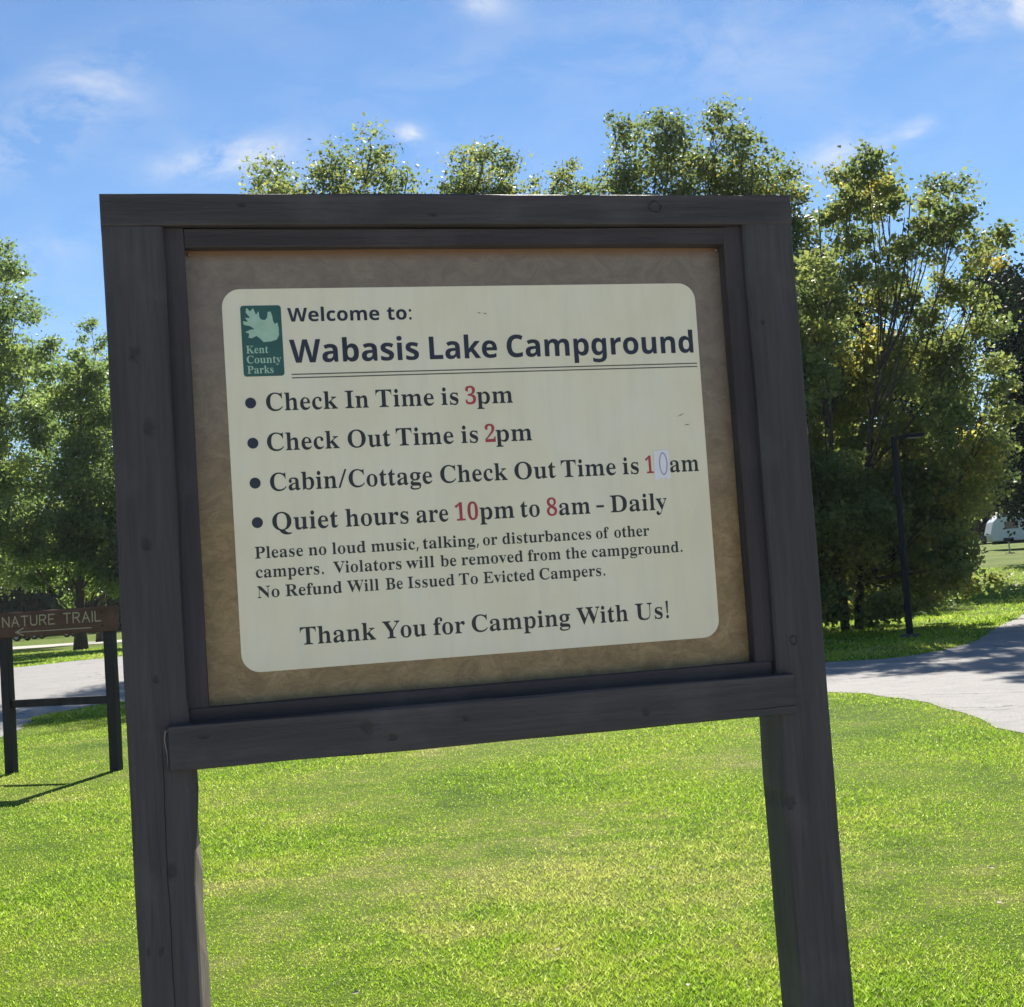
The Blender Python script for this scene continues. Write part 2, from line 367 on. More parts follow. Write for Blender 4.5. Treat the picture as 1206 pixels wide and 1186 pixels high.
# ------------------------------------------------------------------ helpers
def tag(o, label=None, cat=None, group=None, kind=None):
    if label: o['label'] = label
    if cat: o['category'] = cat
    if group: o['group'] = group
    if kind: o['kind'] = kind
    return o
def empty(name, loc, rz=0.0):
    o = bpy.data.objects.new(name, None); COL.objects.link(o)
    o.location = loc; o.rotation_euler = (0, 0, rz); o.empty_display_size = 0.2
    return o
def link(name, me, mats, parent=None, smooth=False, loc=None):
    if not isinstance(mats, (list, tuple)): mats = [mats]
    for m in mats: me.materials.append(m)
    if smooth: me.polygons.foreach_set('use_smooth', [True] * len(me.polygons))
    o = bpy.data.objects.new(name, me); COL.objects.link(o)
    if parent: o.parent = parent
    if loc is not None: o.location = loc
    return o
def pymesh(name, V_, F_):
    me = bpy.data.meshes.new(name); me.from_pydata([tuple(v) for v in V_], [], F_); me.update(); return me
def from_bm(name, bm):
    bmesh.ops.recalc_face_normals(bm, faces=bm.faces)
    me = bpy.data.meshes.new(name); bm.to_mesh(me); bm.free(); return me
def box_bm(lo, hi, bevel=0.0, seg=1, bm=None):
    own = bm is None
    b = bmesh.new()
    r = bmesh.ops.create_cube(b, size=1)
    for v in b.verts:
        v.co = Vector([(lo[i] + hi[i]) / 2 + v.co[i] * (hi[i] - lo[i]) for i in range(3)])
    if bevel: bmesh.ops.bevel(b, geom=list(b.edges), offset=bevel, segments=seg, affect='EDGES', profile=0.6)
    if own: return b
    tmp = bpy.data.meshes.new('tmp'); b.to_mesh(tmp); b.free(); bm.from_mesh(tmp); bpy.data.meshes.remove(tmp)
    return bm
def tube(V_, F_, pts, radii, n=8, cap=True):
    """tapered tube along pts appended to V_, F_"""
    b0 = len(V_); pts = [Vector(p) for p in pts]
    for i, p in enumerate(pts):
        d = (pts[min(i + 1, len(pts) - 1)] - pts[max(i - 1, 0)]).normalized()
        s = Vector((1, 0, 0)) if abs(d.x) < 0.8 else Vector((0, 1, 0))
        u = d.cross(s).normalized(); w = d.cross(u)
        for k in range(n):
            a = 2 * math.pi * k / n
            V_.append(p + (u * math.cos(a) + w * math.sin(a)) * radii[i])
    for i in range(len(pts) - 1):
        for k in range(n):
            a = b0 + i * n + k; b = b0 + i * n + (k + 1) % n
            F_.append((a, b, b + n, a + n))
    if cap:
        F_.append(tuple(b0 + k for k in reversed(range(n)))); F_.append(tuple(b0 + (len(pts) - 1) * n + k for k in range(n)))

def board(length, axis, w, d, seed, amp=0.0012, bev=0.004, shape=None):
    """sawn board from the origin: width w, depth d (towards +y), run along axis (0: +x, 2: -z). Slightly uneven edges."""
    rnd = random.Random(seed)
    n = max(4, int(length / 0.06))
    sec = [(bev, 0), (w - bev, 0), (w, bev), (w, d - bev), (w - bev, d), (bev, d), (0, d - bev), (0, bev)]
    ph = [[rnd.uniform(0, 6.28) for _ in range(4)] for _ in sec]
    V_, F_ = [], []
    for i in range(n + 1):
        s = length * i / n
        for j, (a, b) in enumerate(sec):
            wob = amp * (math.sin(s * 5.1 + ph[j][0]) + 0.6 * math.sin(s * 13 + ph[j][1]) + rnd.uniform(-.25, .25))
            wb = 0.5 * amp * math.sin(s * 4 + ph[j][2])
            sg = -1 if a < w / 2 else 1
            aa, bb = a + sg * wob * .7, b + wb
            if shape: aa, bb = shape(j, s, aa, bb)
            V_.append((s, bb, -aa) if axis == 0 else (aa, bb, -s))
    m = len(sec)
    for i in range(n):
        for j in range(m):
            a = i * m + j; b = i * m + (j + 1) % m
            F_.append((a, b, b + m, a + m))
    F_.append(tuple(range(m))[::-1]); F_.append(tuple(n * m + k for k in range(m)))
    bm = bmesh.new(); me = pymesh('tmp', V_, F_); bm.from_mesh(me); bpy.data.meshes.remove(me)
    return from_bm('board', bm)

# ------------------------------------------------------------------ terrain, roads
def sm(a, b, x):
    t = min(1, max(0, (x - a) / (b - a))); return t * t * (3 - 2 * t)
def terr(x, y):
    return sm(44, 62, y) * (y - 44) * 0.034 * sm(-2, 12, x) if y < 170 else 4.3 * sm(-2, 12, x)
def sheet(poly, step, lift, holes=()):
    xs = [p[0] for p in poly]; ys = [p[1] for p in poly]
    vs = [Vector(p) for p in poly]; n = len(vs)
    pts = []
    for i in range(int((max(xs) - min(xs)) / step)):
        for j in range(int((max(ys) - min(ys)) / step)):
            q = (min(xs) + (i + .5) * step, min(ys) + (j + .5) * step)
            ins = False
            for k in range(n):
                a, b = poly[k], poly[(k + 1) % n]
                if (a[1] > q[1]) != (b[1] > q[1]) and q[0] < (b[0] - a[0]) * (q[1] - a[1]) / (b[1] - a[1]) + a[0]: ins = not ins
            if ins: pts.append(Vector(q))
    r = geometry.delaunay_2d_cdt(vs + pts, [], [list(range(n))], 1, 1e-4)
    return [(v.x, v.y, terr(v.x, v.y) + lift + 0.03 * sm(44, 60, v.y)) for v in r[0]], [tuple(f) for f in r[2]]
def smooth_edge(pts, k=3, jit=0.055, seed=1):
    rnd = random.Random(seed); out = []
    n = len(pts)
    for i in range(n):
        p0, p1, p2, p3 = pts[i - 1], pts[i], pts[(i + 1) % n], pts[(i + 2) % n]
        dist = math.hypot(p2[0] - p1[0], p2[1] - p1[1]); kk = max(1, min(24, int(dist / 0.5)))
        for j in range(kk):
            t = j / kk
            f = lambda a, b, c, d: 0.5 * (2 * b + (c - a) * t + (2 * a - 5 * b + 4 * c - d) * t * t + (3 * b - a - 3 * c + d) * t ** 3)
            if dist > 12: q = (p1[0] + (p2[0] - p1[0]) * t, p1[1] + (p2[1] - p1[1]) * t)
            else: q = (f(p0[0], p1[0], p2[0], p3[0]), f(p0[1], p1[1], p2[1], p3[1]))
            out.append((q[0] + rnd.uniform(-jit, jit), q[1] + rnd.uniform(-jit, jit)))
    return out

xs = np.unique(np.concatenate([np.linspace(-600, -60, 14), np.arange(-60, 60.1, 2.0), np.linspace(60, 600, 14)]))
ys = np.unique(np.concatenate([np.linspace(-600, -20, 12), np.arange(-20, 180.1, 2.0), np.linspace(180, 900, 14)]))
Vg = [(x, y, terr(x, y)) for y in ys for x in xs]; nx = len(xs)
Fg = [(j * nx + i, j * nx + i + 1, (j + 1) * nx + i + 1, (j + 1) * nx + i) for j in range(len(ys) - 1) for i in range(nx - 1)]
tag(link('ground', pymesh('ground', Vg, Fg), M_GROUND, smooth=True), kind='structure')

ROAD = [(4.45, 2.9), (4.4, 4.5), (4.38, 9), (4.41, 13.34), (4.47, 14.97), (4.54, 16.24), (4.47, 17.6), (4.24, 18.73), (3.92, 19.33), (2.6, 20.5), (-0.5, 23.0), (-4, 25.9), (-6.3, 27.5),
        (-7.2, 27.75), (-7.75, 26.9), (-8.05, 25.4), (-8.0, 24.4), (-7.65, 22.7), (-7.4, 21.3), (-7.2, 12), (-7.1, 4.5), (-7.15, 2.9), (-14, 2.8), (-14, 8), (-15, 20), (-20, 31), (-34, 36), (-60, 38),
        (-60, 46), (-34, 48.5), (-22, 50.5), (-17.7, 51.7), (-16.5, 54.3), (-15.06, 56.6), (-13.8, 62), (-13.2, 72), (-13, 83), (-7.4, 83), (-7.5, 72), (-7.5, 62), (-7.2, 48), (-5, 38), (-1, 31), (3, 26.6), (5.15, 25.43), (6.08, 25.25), (7.17, 26.16), (8.82, 29.08), (10.64, 33.46), (13.49, 40), (17.5, 50), (23, 60),
        (30, 60), (24, 48), (19, 36), (15, 26), (12, 14), (11, 2.8)]
rp = smooth_edge(ROAD)
rv, rf = sheet(rp, 2.0, 0.004)
tag(link('road', pymesh('road', rv, rf), M_ROAD), kind='structure')
av, af = sheet([(-14, 2.9), (-7.15, 2.9), (-5, 2.45), (-1, 2.2), (2.5, 2.35), (4.45, 2.9), (11, 2.8), (11, -9), (-14, -9)], 2.0, 0.004)
tag(link('bounce_pavement', pymesh('bounce_pavement', av, af), M_BOUNCE), kind='structure')  # unseen slab added round the camera to bounce light onto the sign
gv, gf = sheet(smooth_edge([(-80, 86), (-50, 85.5), (-22, 85.5), (-5, 86), (-5, 93), (-22, 94), (-50, 95), (-80, 96)], seed=5, jit=0.1), 4.0, 0.004)
tag(link('gravel_drive', pymesh('gravel_drive', gv, gf), M_GRAVEL), kind='structure')

# ------------------------------------------------------------------ grass
rng = np.random.default_rng(7)
rpa = np.array(rp)
def in_poly(X, Y, P):
    ins = np.zeros(len(X), bool)
    A = P; B = np.roll(P, -1, 0)
    for (ax, ay), (bx, by) in zip(A, B):
        if ay == by: continue
        c = ((ay > Y) != (by > Y)) & (X < (bx - ax) * (Y - ay) / (by - ay) + ax)
        ins ^= c
    return ins
def grass(name, n, ylo, yhi, power, h0, h1, w0, k_w, side, label, margin=1.5, seed=1):
    r = np.random.default_rng(seed)
    u = r.random(n)
    q = 1 - power
    Y = (ylo ** q + u * (yhi ** q - ylo ** q)) ** (1 / q)
    half = 0.36 * Y + margin
    X = (r.random(n) * 2 - 1) * half
    # thin out where the sampling is too dense, clip to the lawn
    keep = ~in_poly(X + r.normal(0, .05, n), Y + r.normal(0, .07, n), rpa) & side(X, Y)
    X, Y = X[keep], Y[keep]; n = len(X)
    Z = np.array([terr(a, b) for a, b in zip(X, Y)]) if yhi > 44 else np.zeros(n)
    h = (h0 + (h1 - h0) * r.random(n) ** 1.3) * (0.8 + 0.35 * np.sin(X * 1.7 + 1.3 * np.sin(Y * 1.1)))
    w = w0 * (1 + k_w * Y) * (0.6 + 0.8 * r.random(n))
    ang = r.random(n) * 2 * np.pi; lean = h * (0.3 + 1.5 * r.random(n)); la = r.random(n) * 2 * np.pi
    co = np.zeros((n, 3, 3), np.float32)
    co[:, 0] = np.stack([X - np.cos(ang) * w, Y - np.sin(ang) * w, Z - 0.004], 1)
    co[:, 1] = np.stack([X + np.cos(ang) * w, Y + np.sin(ang) * w, Z - 0.004], 1)
    co[:, 2] = np.stack([X + np.cos(la) * lean, Y + np.sin(la) * lean, Z + h], 1)
    me = bpy.data.meshes.new(name)
    me.vertices.add(n * 3); me.vertices.foreach_set('co', co.ravel())
    me.loops.add(n * 3); me.loops.foreach_set('vertex_index', np.arange(n * 3, dtype=np.int32))
    me.polygons.add(n); me.polygons.foreach_set('loop_start', np.arange(0, n * 3, 3, dtype=np.int32))
    at_ = me.attributes.new('tint', 'FLOAT', 'FACE'); at_.data.foreach_set('value', r.random(n).astype(np.float32))
    me.update()
    o = link(name, me, M_BLADE)
    tag(o, label, 'grass', kind='stuff'); return o
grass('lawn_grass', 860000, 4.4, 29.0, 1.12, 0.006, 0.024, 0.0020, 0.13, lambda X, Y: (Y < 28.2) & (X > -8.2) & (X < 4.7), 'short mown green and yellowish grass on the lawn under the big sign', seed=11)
grass('far_lawn_grass', 190000, 24.0, 75.0, 1.2, 0.03, 0.09, 0.006, 0.05, lambda X, Y: (Y > 24), 'mown grass of the lawns beyond the pale road', margin=3, seed=12)

# small fallen leaves on the lawn
r = random.Random(4); V_, F_ = [], []
for i in range(60):
    y = 5.2 + 20 * r.random() ** 1.6; x = r.uniform(-0.4, 0.36) * y
    if not (-7 < x < 4.2): continue
    s = r.uniform(0.009, 0.02); a = r.uniform(0, 6.28); tl = r.uniform(-.5, .5)
    b0 = len(V_); z = 0.02 + r.random() * 0.012
    for k, (u, v, q) in enumerate(((1, 0, 0), (.2, .6, .2), (-1, 0, 0.1), (.1, -.6, .25))):
        V_.append((x + s * (u * math.cos(a) - v * math.sin(a)), y + s * (u * math.sin(a) + v * math.cos(a)), z + s * (q + tl * v)))
    F_.append((b0, b0 + 1, b0 + 2, b0 + 3))
tag(link('fallen_leaves', pymesh('fallen_leaves', V_, F_), plain('dry fallen leaf', (0.30, 0.25, 0.16), 0.7, var=0.6, scale=2)), 'pale and brown dry leaves fallen here and there on the lawn', 'leaves', kind='stuff')

# ------------------------------------------------------------------ the big sign
SIGN_YAW = math.radians(14.61)
TOP = 2.469
sx, sy = -0.807, 3.0218
half = 0.775
cxs, sxs = math.cos(SIGN_YAW), math.sin(SIGN_YAW)
sign = empty('campground_sign', (sx + half * cxs, sy + half * sxs, 0), SIGN_YAW)
tag(sign, 'large dark stained timber sign with cream campground notice on two posts in the lawn', 'sign')
def SP(X, D_, Y):            # X from the left edge, D behind the front face, Y below the top
    return (X - half, D_, TOP - Y)
def on_sign(name, me, mats, X, D_, Y, **k):
    return link(name, me, mats, sign, loc=SP(X, D_, Y), **k)

# posts (0.121 m square); the left one swells below the rail and has a rounded waney corner lower down
def left_shape(j, s, a, b):
    Yd = s + 0.069
    w = 0.012 * sm(1.05, 1.2, Yd) - 0.014 * sm(1.22, 1.42, Yd)
    wane = sm(1.25, 1.42, Yd)
    if j in (1, 2): a += w
    if j == 3 or j == 4: a += 0.011 * sm(1.05, 1.25, Yd)
    if j == 2: b += 0.004 * wane; a -= 0.0015 * wane
    if j == 3: b -= 0.05 * wane; a += (0.0035 + 0.002 * math.sin(s * 21) + 0.0015 * math.sin(s * 47)) * wane
    return a, b
me = board(TOP - 0.069 + 0.05, 2, 0.123, 0.121, 1, shape=left_shape)
for p_ in me.polygons:
    if p_.normal.x > 0.8 and p_.center.z < -1.30 and p_.center.y < 0.06: p_.material_index = 1
on_sign('post', me, [M_UPC, M_RAW], 0, 0, 0.069)
def right_shape(j, s, a, b):
    Yd = s + 0.069
    if j in (0, 7, 6): a -= 0.004 * sm(1.2, 1.35, Yd); 
    if j == 7: b += 0.003 * math.sin(Yd * 9)
    return a + 0.005 * sm(1.2, 2.2, Yd), b
on_sign('post', board(TOP - 0.066 + 0.05, 2, 0.122, 0.121, 2, shape=right_shape), M_UP, 1.428, 0.001, 0.066)
on_sign('top_rail', board(1.549, 0, 0.0665, 0.123, 3, bev=0.0022), M_FL, -0.001, -0.003, 0.0)
def rail_shape(j, s, a, b): return a, b
on_sign('bottom_rail', board(1.3735, 0, 0.0915, 0.024, 4, amp=0.0016, shape=rail_shape), M_FLC, 0.081, -0.0245, 1.1005)
# inner trim, 38 mm square, set back
on_sign('trim_strip', board(1.002, 2, 0.0485, 0.038, 5, bev=0.002), M_TR, 0.1185, 0.018, 0.069)
on_sign('trim_strip', board(1.002, 2, 0.0465, 0.038, 6, bev=0.002), M_TR, 1.3845, 0.018, 0.069)
on_sign('trim_strip', board(1.2165, 0, 0.0385, 0.038, 7, bev=0.002), M_TRH, 0.1675, 0.0185, 0.070)
on_sign('trim_strip', board(1.297, 0, 0.0375, 0.038, 8, bev=0.002, amp=0.001), M_TRH, 0.126, 0.0175, 1.0715)
# sawn end and splinter of raw wood at the left end of the bottom rail
V_, F_ = [], []
tube(V_, F_, [(0, 0, 0), (-0.003, 0.002, -0.018), (0.001, 0.003, -0.05), (-0.001, 0.003, -0.085)], [0.0022, 0.0015, 0.0012, 0.0006], 5)
tube(V_, F_, [(0.012, -0.001, 0.006), (0.004, 0, 0.001), (-0.004, 0.001, -0.012)], [0.0006, 0.0014, 0.0006], 5)
on_sign('splinter', pymesh('splinter', V_, F_), M_RAW, 0.076, -0.002, 1.110)
# printed panel: brown sheet, cream field, printing
PD = 0.0575
bm = box_bm((0, 0, -1.005), (1.262, 0.010, 0))
on_sign('panel', from_bm('panel', bm), M_BROWN, 0.144, PD, 0.088)
def rrect(w, h, r_, n=10):
    P = []
    for cx_, cy_, a0 in ((w - r_, r_, -90), (w - r_, h - r_, 0), (r_, h - r_, 90), (r_, r_, 180)):
        for i in range(n + 1):
            a = math.radians(a0 + 90 * i / n); P.append((cx_ + r_ * math.cos(a), cy_ + r_ * math.sin(a)))
    return P
def flat(name, outline, mat, X, D_, Y, parent=None):
    me = pymesh(name, [(a, 0, -b) for a, b in outline], [tuple(range(len(outline)))])
    o = link(name, me, mat, parent or sign, loc=SP(X, D_, Y)); return o
cw, ch = 1.0785, 0.8175
me = from_bm('notice_face', bmesh.new())
P = rrect(cw, ch, 0.040)
Vn = [(a, 0, -b) for a, b in P] + [(a, 0.0008, -b) for a, b in P]; n = len(P)
me = pymesh('notice_face', Vn, [tuple(range(n)), tuple(range(2 * n - 1, n - 1, -1))] + [(i, i + n, (i + 1) % n + n, (i + 1) % n) for i in range(n)])
on_sign('notice_face', me, M_CREAM, 0.2395, PD - 0.0012, 0.1915)
TD = PD - 0.0018      # printing

FONT_SERIF = {
 '!': '6I5Q5v5H8i5r8i5j5v|5Z4l5R4n5K4r5G4y5E585G5J5K5Q5R5T5Z5V5h5T5o5Q5s5J5u585s4y5o4r5h4n',
 ',': '6I54495D4p5L5T5q5T5s5P5g4m5Q49',
 '-': '6a5365536V6N6V6N65',
 '.': '6I5Z4l5R4n5K4r5G4y5E585G5J5K5Q5R5T5Z5V5h5T5o5Q5s5J5u585s4y5o4r5h4n',
 '/': '6r4t4q6L8i6o8i5M4q',
 '0': '7s6M4n5v4r5Z525K5L595j536E516n537L597p5K8E5Z8W5v8h6M8l6n8h788W7N8E7Y7p7e7L7g6m7e6D7Y5j7N5L77526m4r|6M586c5F6l5Z6p656q6m6p7T6l7z6c8J6M8P678J5y7z5t7T5r6m5t655y5Z675F',
 '1': '7s5N4q5N585o585w59615C645J655U658C5i7n5Y7f5O7d5G7f5A7k567s54825R8A5u8S6H8j6t8j6t5U6w5E71597A587b587b4q',
 '2': '7s524q525P5p6D6L6p6V746b7J6e7Z6f7q6d866Y8I6Q8O6F8R608N5r8C5m7u5k7V5T7W5F7c567m5382558D5B8O5M8Y5a8f5s8k6F8l6m8h7A8W7P8F7U7r7Q7V7C766l6c655x5Y5R6o5R6y5S765X7C5e7G5o7I5z7c5z7b4q',
 '3': '7s6A4n5n4o5U4s5H4z5757515H4z5R525c585k5H5p5S5r5V5Y5d5L5r5D675A6I5B6S5F6a5K6h5U6l5g6n5y6j6F6Z6T6J6c5x6f5c6f5c705y706H746U7E6c7U6e7o6d846X8G6P8O6D8R628P5u8J5p8A5m805k7b5R7c5E7i557r5284578L5L8Z5i8i6E8l6k8i798X7P8G7U7s7Q7Y7F7H6z736e6u766l7I6d7T6T7a6F7c5x7a5e7V5P7M5C7A526w4v6h4q',
 '8': '7s6K4n5u4p5a4v5K56595J525Y505p53695E6P5T6c5n6n5W705J7E5A7U587m5A815F8G5P8S5e8c5y8j6O8l6t8h7F8U7T8C7X7o7U7W7L7I77776o6w7E6h7V6S7e6B7i5r7c5P7L546u4r|6T776e7F6l7O6q7a6r7p6n876d8M6V8Q6M8S6A8P618H5v855t7q5v7b637P6E7G|6L566b596n5I6u5V6x5m6u616l6D6W6O6A6a5z6R5r6H5l645j5o5m5W5u5I6659',
 'B': '8P4y4q4y4z5C515L565Q5G5R5V5R7o5P8A5L8G5G8K4y8N4y8W6c8W7F8S7g8J7x82827f7z7N7o787X6x796q7c6h7x6V896E8D5u875S7q577N4u6l4q|6J6s6M6s6j6u6y72767G787d767w718A6q8I6a8L6R8K6M8G6J7z|6d526v55785F7E5V7G5s7D6G756W6p6f6R6i6J6i6J5N6K5D6N576T53',
 'C': '8c6u4l6P4o5x505Z5I5I5g5769536g577D5I7f5a835x8L6Q8X6w8b7L8Y7o8O7y8M888P8E8b8M8b8M7K8E7K807m7i877N8L6z8Q6Y8J6F7z647R606f645x6H5R6c5875527P547j5C825P8I5h8S5Y895D7n4x7N4o',
 'D': '8q504q504z5D515L555Q5D5R5R5R7r5P875K8H5B8M4x8N4x8W6d8W758U7U8O7p8F87828K7m8U7S8a768c6g8V5s885I7X4x6g4q|6d526t5476587H5G7Q5R7b5x7f6h7b7P7P7v758E6d8L6T8J6N8G6K886J7w6J5Q6K5E6N576T53',
 'E': '8P4x4q4x4y5C505L555Q5E5S5T5S7o5Q865L8H5C8M4y8N4y8W838W837Q7w7Q7o7q7a877E8G6i8J6S8I6O8G6L8C6J7y6J6p6P6p6i6s6w70747G7A7d7I7d7I5n7A5n7765736J6w6S6m6Z6a6c6L6d6J6d6J5O6L5D6O576V556h5474557N597c5H7p5R805g8A608J60854q',
 'I': '6w4x4q4x4z5B515L565Q5E5S5S5S7x5Q8A5M8I5C8M4x8N4x8W6o8W6o8N6Z8M6Q8I6L8A6J7x6J5T6M5C6P576V536p4z6p4q',
 'K': '8x4y4q4y4z5D515M565Q5F5S5U5S7t5Q875L8G5D8L4y8N4y8W6n8W6n8N6U8K6P8H6M8C6J7t6J6j7R7r7b837e8D7X8L7B8N7B8W8l8W8l8N8g8N8B8E7c7k71788a5D8l52924z924q764q764z7J4z7R507V537X577V5E7O5N6S6Z6J6R6J5U6L5F6P566Y516n4z6n4q',
 'N': '8p854l5h7f5h5T5j5E5n555w516B4z6B4q4z4q4z4z5H525M555Q5B5S5T5S7y588L4z8N4z8W668W7z6C7z7t7x8B7u8G7o8K7W8N7W8W8i8W8i8N8T8L8L8G8G878F7s8F4l',
 'O': '956w4l6Y4n6C4u5s555b5J5N5a5C5v566H546g56745C7R5N7l5b835t8H6D8S6a8Z6z8b7N8Z7j8S828H8K838Y7m8i7S8p758r6g8p6H8i5v8Y5a8J5J82557h4u7L4n|6y4w7N537f5N7q5v7u6g7q7Q7e7y7L8J6w8Q6X8J6F7z647R616g655v6H5O6a53',
 'P': '8D4y4q4y4z5C515L565Q5F5R5U5R7t5Q875L8G5C8L4y8N4y8W6Z8W7A8U7Y8O7n8F7z83867o887W83767n6m7N6Z6n6V6J6V6J5U6L5F6P566Y516n4z6n4q|6J6h6T6h6o6k726s7A787C7V7A7r74876s8G6a8K6S8J6N8G6K8B6J83',
 'Q': '957t3u7N3y6x496c4R6L4q5y505f5F5P5X5D5s566G546g56745C7R5N7l5b835t8H6D8S6a8Z6z8b7N8Z7j8S828H8K838Y7m8i7S8p758r6g8m648V5X84577V4q7g4Y7t4M884E8Q4C8o4F8p468M3x|6z4w7O537g5N7q5v7u6g7q7Q7e7y7L8J6w8Q6X8J6F7z647R616g655v6H5O6a53',
 'R': '8e4y4q4y4z5C515L565Q5F5R5U5R7t5Q875L8G5C8L4y8N4y8W6a8W7I8S7o8H867y8D7X897E806z7k6m7N6e8K5F8U538a508h4z8i4z8i4q7Z4q6T6Y6J6Y6J5U6L5F6P566Y516n4z6n4q|6J6j6U6j6q6m766v7F7B7I7Y7F7t78886v8H6e8K6T8I6N8F6K886J7x',
 'T': '8G5a4q5a4z5p505z55645F665U668L638L5f8H5N865A7n547P4v7P4v8W898W897O817O7v7o7i867Q8H708L6y8L6y5U6z5F74557E507U4z7U4q',
 'U': '8o6q4k6C4p5l545W5U5R665R7t5P875K8G5C8L4x8N4x8W6m8W6m8N6T8K6O8H6L8C6I7t6I5y6L5Y6U5G6i5573517T557l5I7w5e8068807t7z877u8G7k8L7U8N7U8W8f8W8f8N8S8K8K8F8H868F7t8F6J8A5a7u567T4p',
 'V': '8I6Y4k5C7u518E4u8K4j8N4j8W6X8W6X8N6B8K668G6489697t6v607e7t7h887g8G7b8K7F8N7F8W8P8W8P8N8G8M888I82897v7v6h4k',
 'W': '9m6D4l56804y8I4r8M4i8N4i8W6I8W6I8N638K5z8G5y89627q6d657G7g7983758D708J6h8N6h8W8O8W8O8N868K808A837x8f6B9C7p9G879F8F9B8J8u8N8u8W9s8W9s8N9j8K9d8F9T7u8R4l8I4l7O7K6N4l',
 'Y': '8H5f4q5f4z5t516256675F685U686H5D7x558B4x8J4q8M4j8N4j8W6V8W6V8N6Q8N6B8K678H668C6A806q6f7X7n7c7z7e887Y8J7F8N7D8N7D8W8O8W8O8N8F8L888G7v80706U705U715F76567F517U4z7U4q',
 'a': '7c6t4l6i4m6a4r6V4y6S57644r5c4m5M4o5A4w5357505M555g5M5w5n6A6R6N6R6n6Q6z6L776D7C627E5m7B5g735l6u5p6i5o6Z5j6T5c6P5T6N5J6P5C6U586b566k596v5F755O7D5b7K5r7O697P6e7M6y7C796v7C6X7C5L7D5A7I577Q5B7V547D4q|64576F5A6R5M6R6D6A665x5x5q5l5n5W5r5D',
 'b': '7k5B4k5B7y5B8B588I538M4u8O4u8W5x8W5x756G7K6c7P6t7N787F7K747T6p7Z6W7b6B7Z5n7R5S7G5A714w6j4o6O4l624q5g545H4k|6J4x6Y516i5F6n5b6p686n6Z6i6r6Y726K766D756671606v5x6n5x5O5z5C63546A4z',
 'c': '7D664l5o4o5X4v5J58595O525h5063526Q5A6k5M715c7E5v7N6F7Q6b7N6r7F7173756p736g6z6a6t6V6k6U6b6W6V6a6R6h6Q6r6Q6x6R726N7B6D7E607B5r715m6k5k6M5n5p5x5S6B5E6U596l5D725Q785K6v556g4u6P4n',
 'd': '7p5y4l5h4o5T4v5H57575N525g5062526Q586l5I725V7F5k7N617P6M7K6d766d846c8D6Y8J6R8M6G8O6G8W7Q8W7Q5S7S5A7X567h547h4v7D4t6d4l6d596M4r|6E546L566T5B6Z5I6d5S6d6n6b6v6V716O756F7662725t6r5o6X5n655o5d5t5J6158',
 'e': '7G654l5n4o5W4v5J58585O525j5067526T596m5K725X7F5o7N677P6W7K6q76736j776F776B5m6B5p5k5x5R6A5F6S5B6k5H715X785Q6v586g4v6O4o|5m6O6T6O6T6Z6S6s6P756I7C697E5z7C5s735n6o5m6U',
 'f': '6Z4x4q4x4y5A515F575G5R5G744y744y7L5G7L5G7h5K845W8M5q8X6F8a6Y8Y6m8R6v8G6y846w7u6s7n6m7j6e7i6W7j6Q7n6M7s6K7z6O8E6Q8H6R8K6P8O6I8Q698O658J627z627L6U7L6U746274625N635A67536F4z6S4y6S4q',
 'g': '7U613i5Y3k5E3r51424x4F544T5O4d574q5255545H5B5R5N5a5f5j5O5s5B63546H516Y536n5A705K7A5Y7I5o7N677P6Q7N6j7I7O7I7O707070796l7C6U7A6G74646v5t6j5m6U5h6E5f665g5z5g5r5f5k5b5g5W5e5Q5j5H5z5F6G5F6d5D6v5A79557H4w7M4l7O4Y7I4C723w6c3l|675q6H5t6N616R6E6S6X6R6r6N746H7C677E5x7C5q745m6r5l6X5m6E5q615x5t|683u6V3v6l406u486y4J6w4R6r4V6i4Y6U4Z5c4Z5U4Q5R4G5T475b405p3w',
 'h': '7u4z4q4z4y574z5C535F595G5I5G835F8C5D8J588M4z8O4z8W628W626z6N7J6o7P777M7K7C7S6v7V6Y7V5I7W597Z537e4z7m4y7m4q6T4q6T4y6V4y6g536k5I6k6a6h6v6c706T726F6x626k625I65536A4z6I4y6I4q',
 'i': '6R5e7l5V7n5M7s5H805F8A5H8K5M8S5V8Y5e8a5o8Y5w8S628K648A62805w7s5o7n|4z4q4z4y58505D535F595G5I5G6s5D78597B507D507L627L625I65536A506I4y6I4q',
 'k': '7j4z4q4z4y57505D535F595G5I5G835E8J598M508O508W628W626C6f6q6m6y6o756k7B6W7D6V7D6V7L7d7L7d7D7K78736w6d6W7d577k507s4y7s4q6X4q6X4y6a4y6j506m566i5F6962625v625I65536A506I4y6I4q',
 'l': '6S4z4q4z4y58505D535F595G5I5G835E8J598M508O508W628W625I65536A506I4y6I4q',
 'm': '9J4z4q4z4y574z5C535F595G5I5G6t5D78587C4z7D4z7L617L616y6M7I6l7P707N7C7I7L797Q6x7m7I8D7P8W7M8j7C8r6v8u6Y8u5I8x53924z9A4y9A4q7t4q7t4y814z8553895I896a866v81707t727f6x7S6l7S5I7V537a4z7i4y7i4q6S4q6S4y6a4z6e536i5I6i6a6f6v6a706S726D6x616k615I645369506H4y6H4q',
 'n': '7u4z4q4z4y574z5C535F595G5I5G6t5D78587C4z7D4z7L627L62706N7J6o7P777M7K7C7S6v7V6Y7V5I7W597Z537e4z7m4y7m4q6T4q6T4y6V4y6g536k5I6k6a6h6v6c706T726F6x626k625I65536A4z6I4y6I4q',
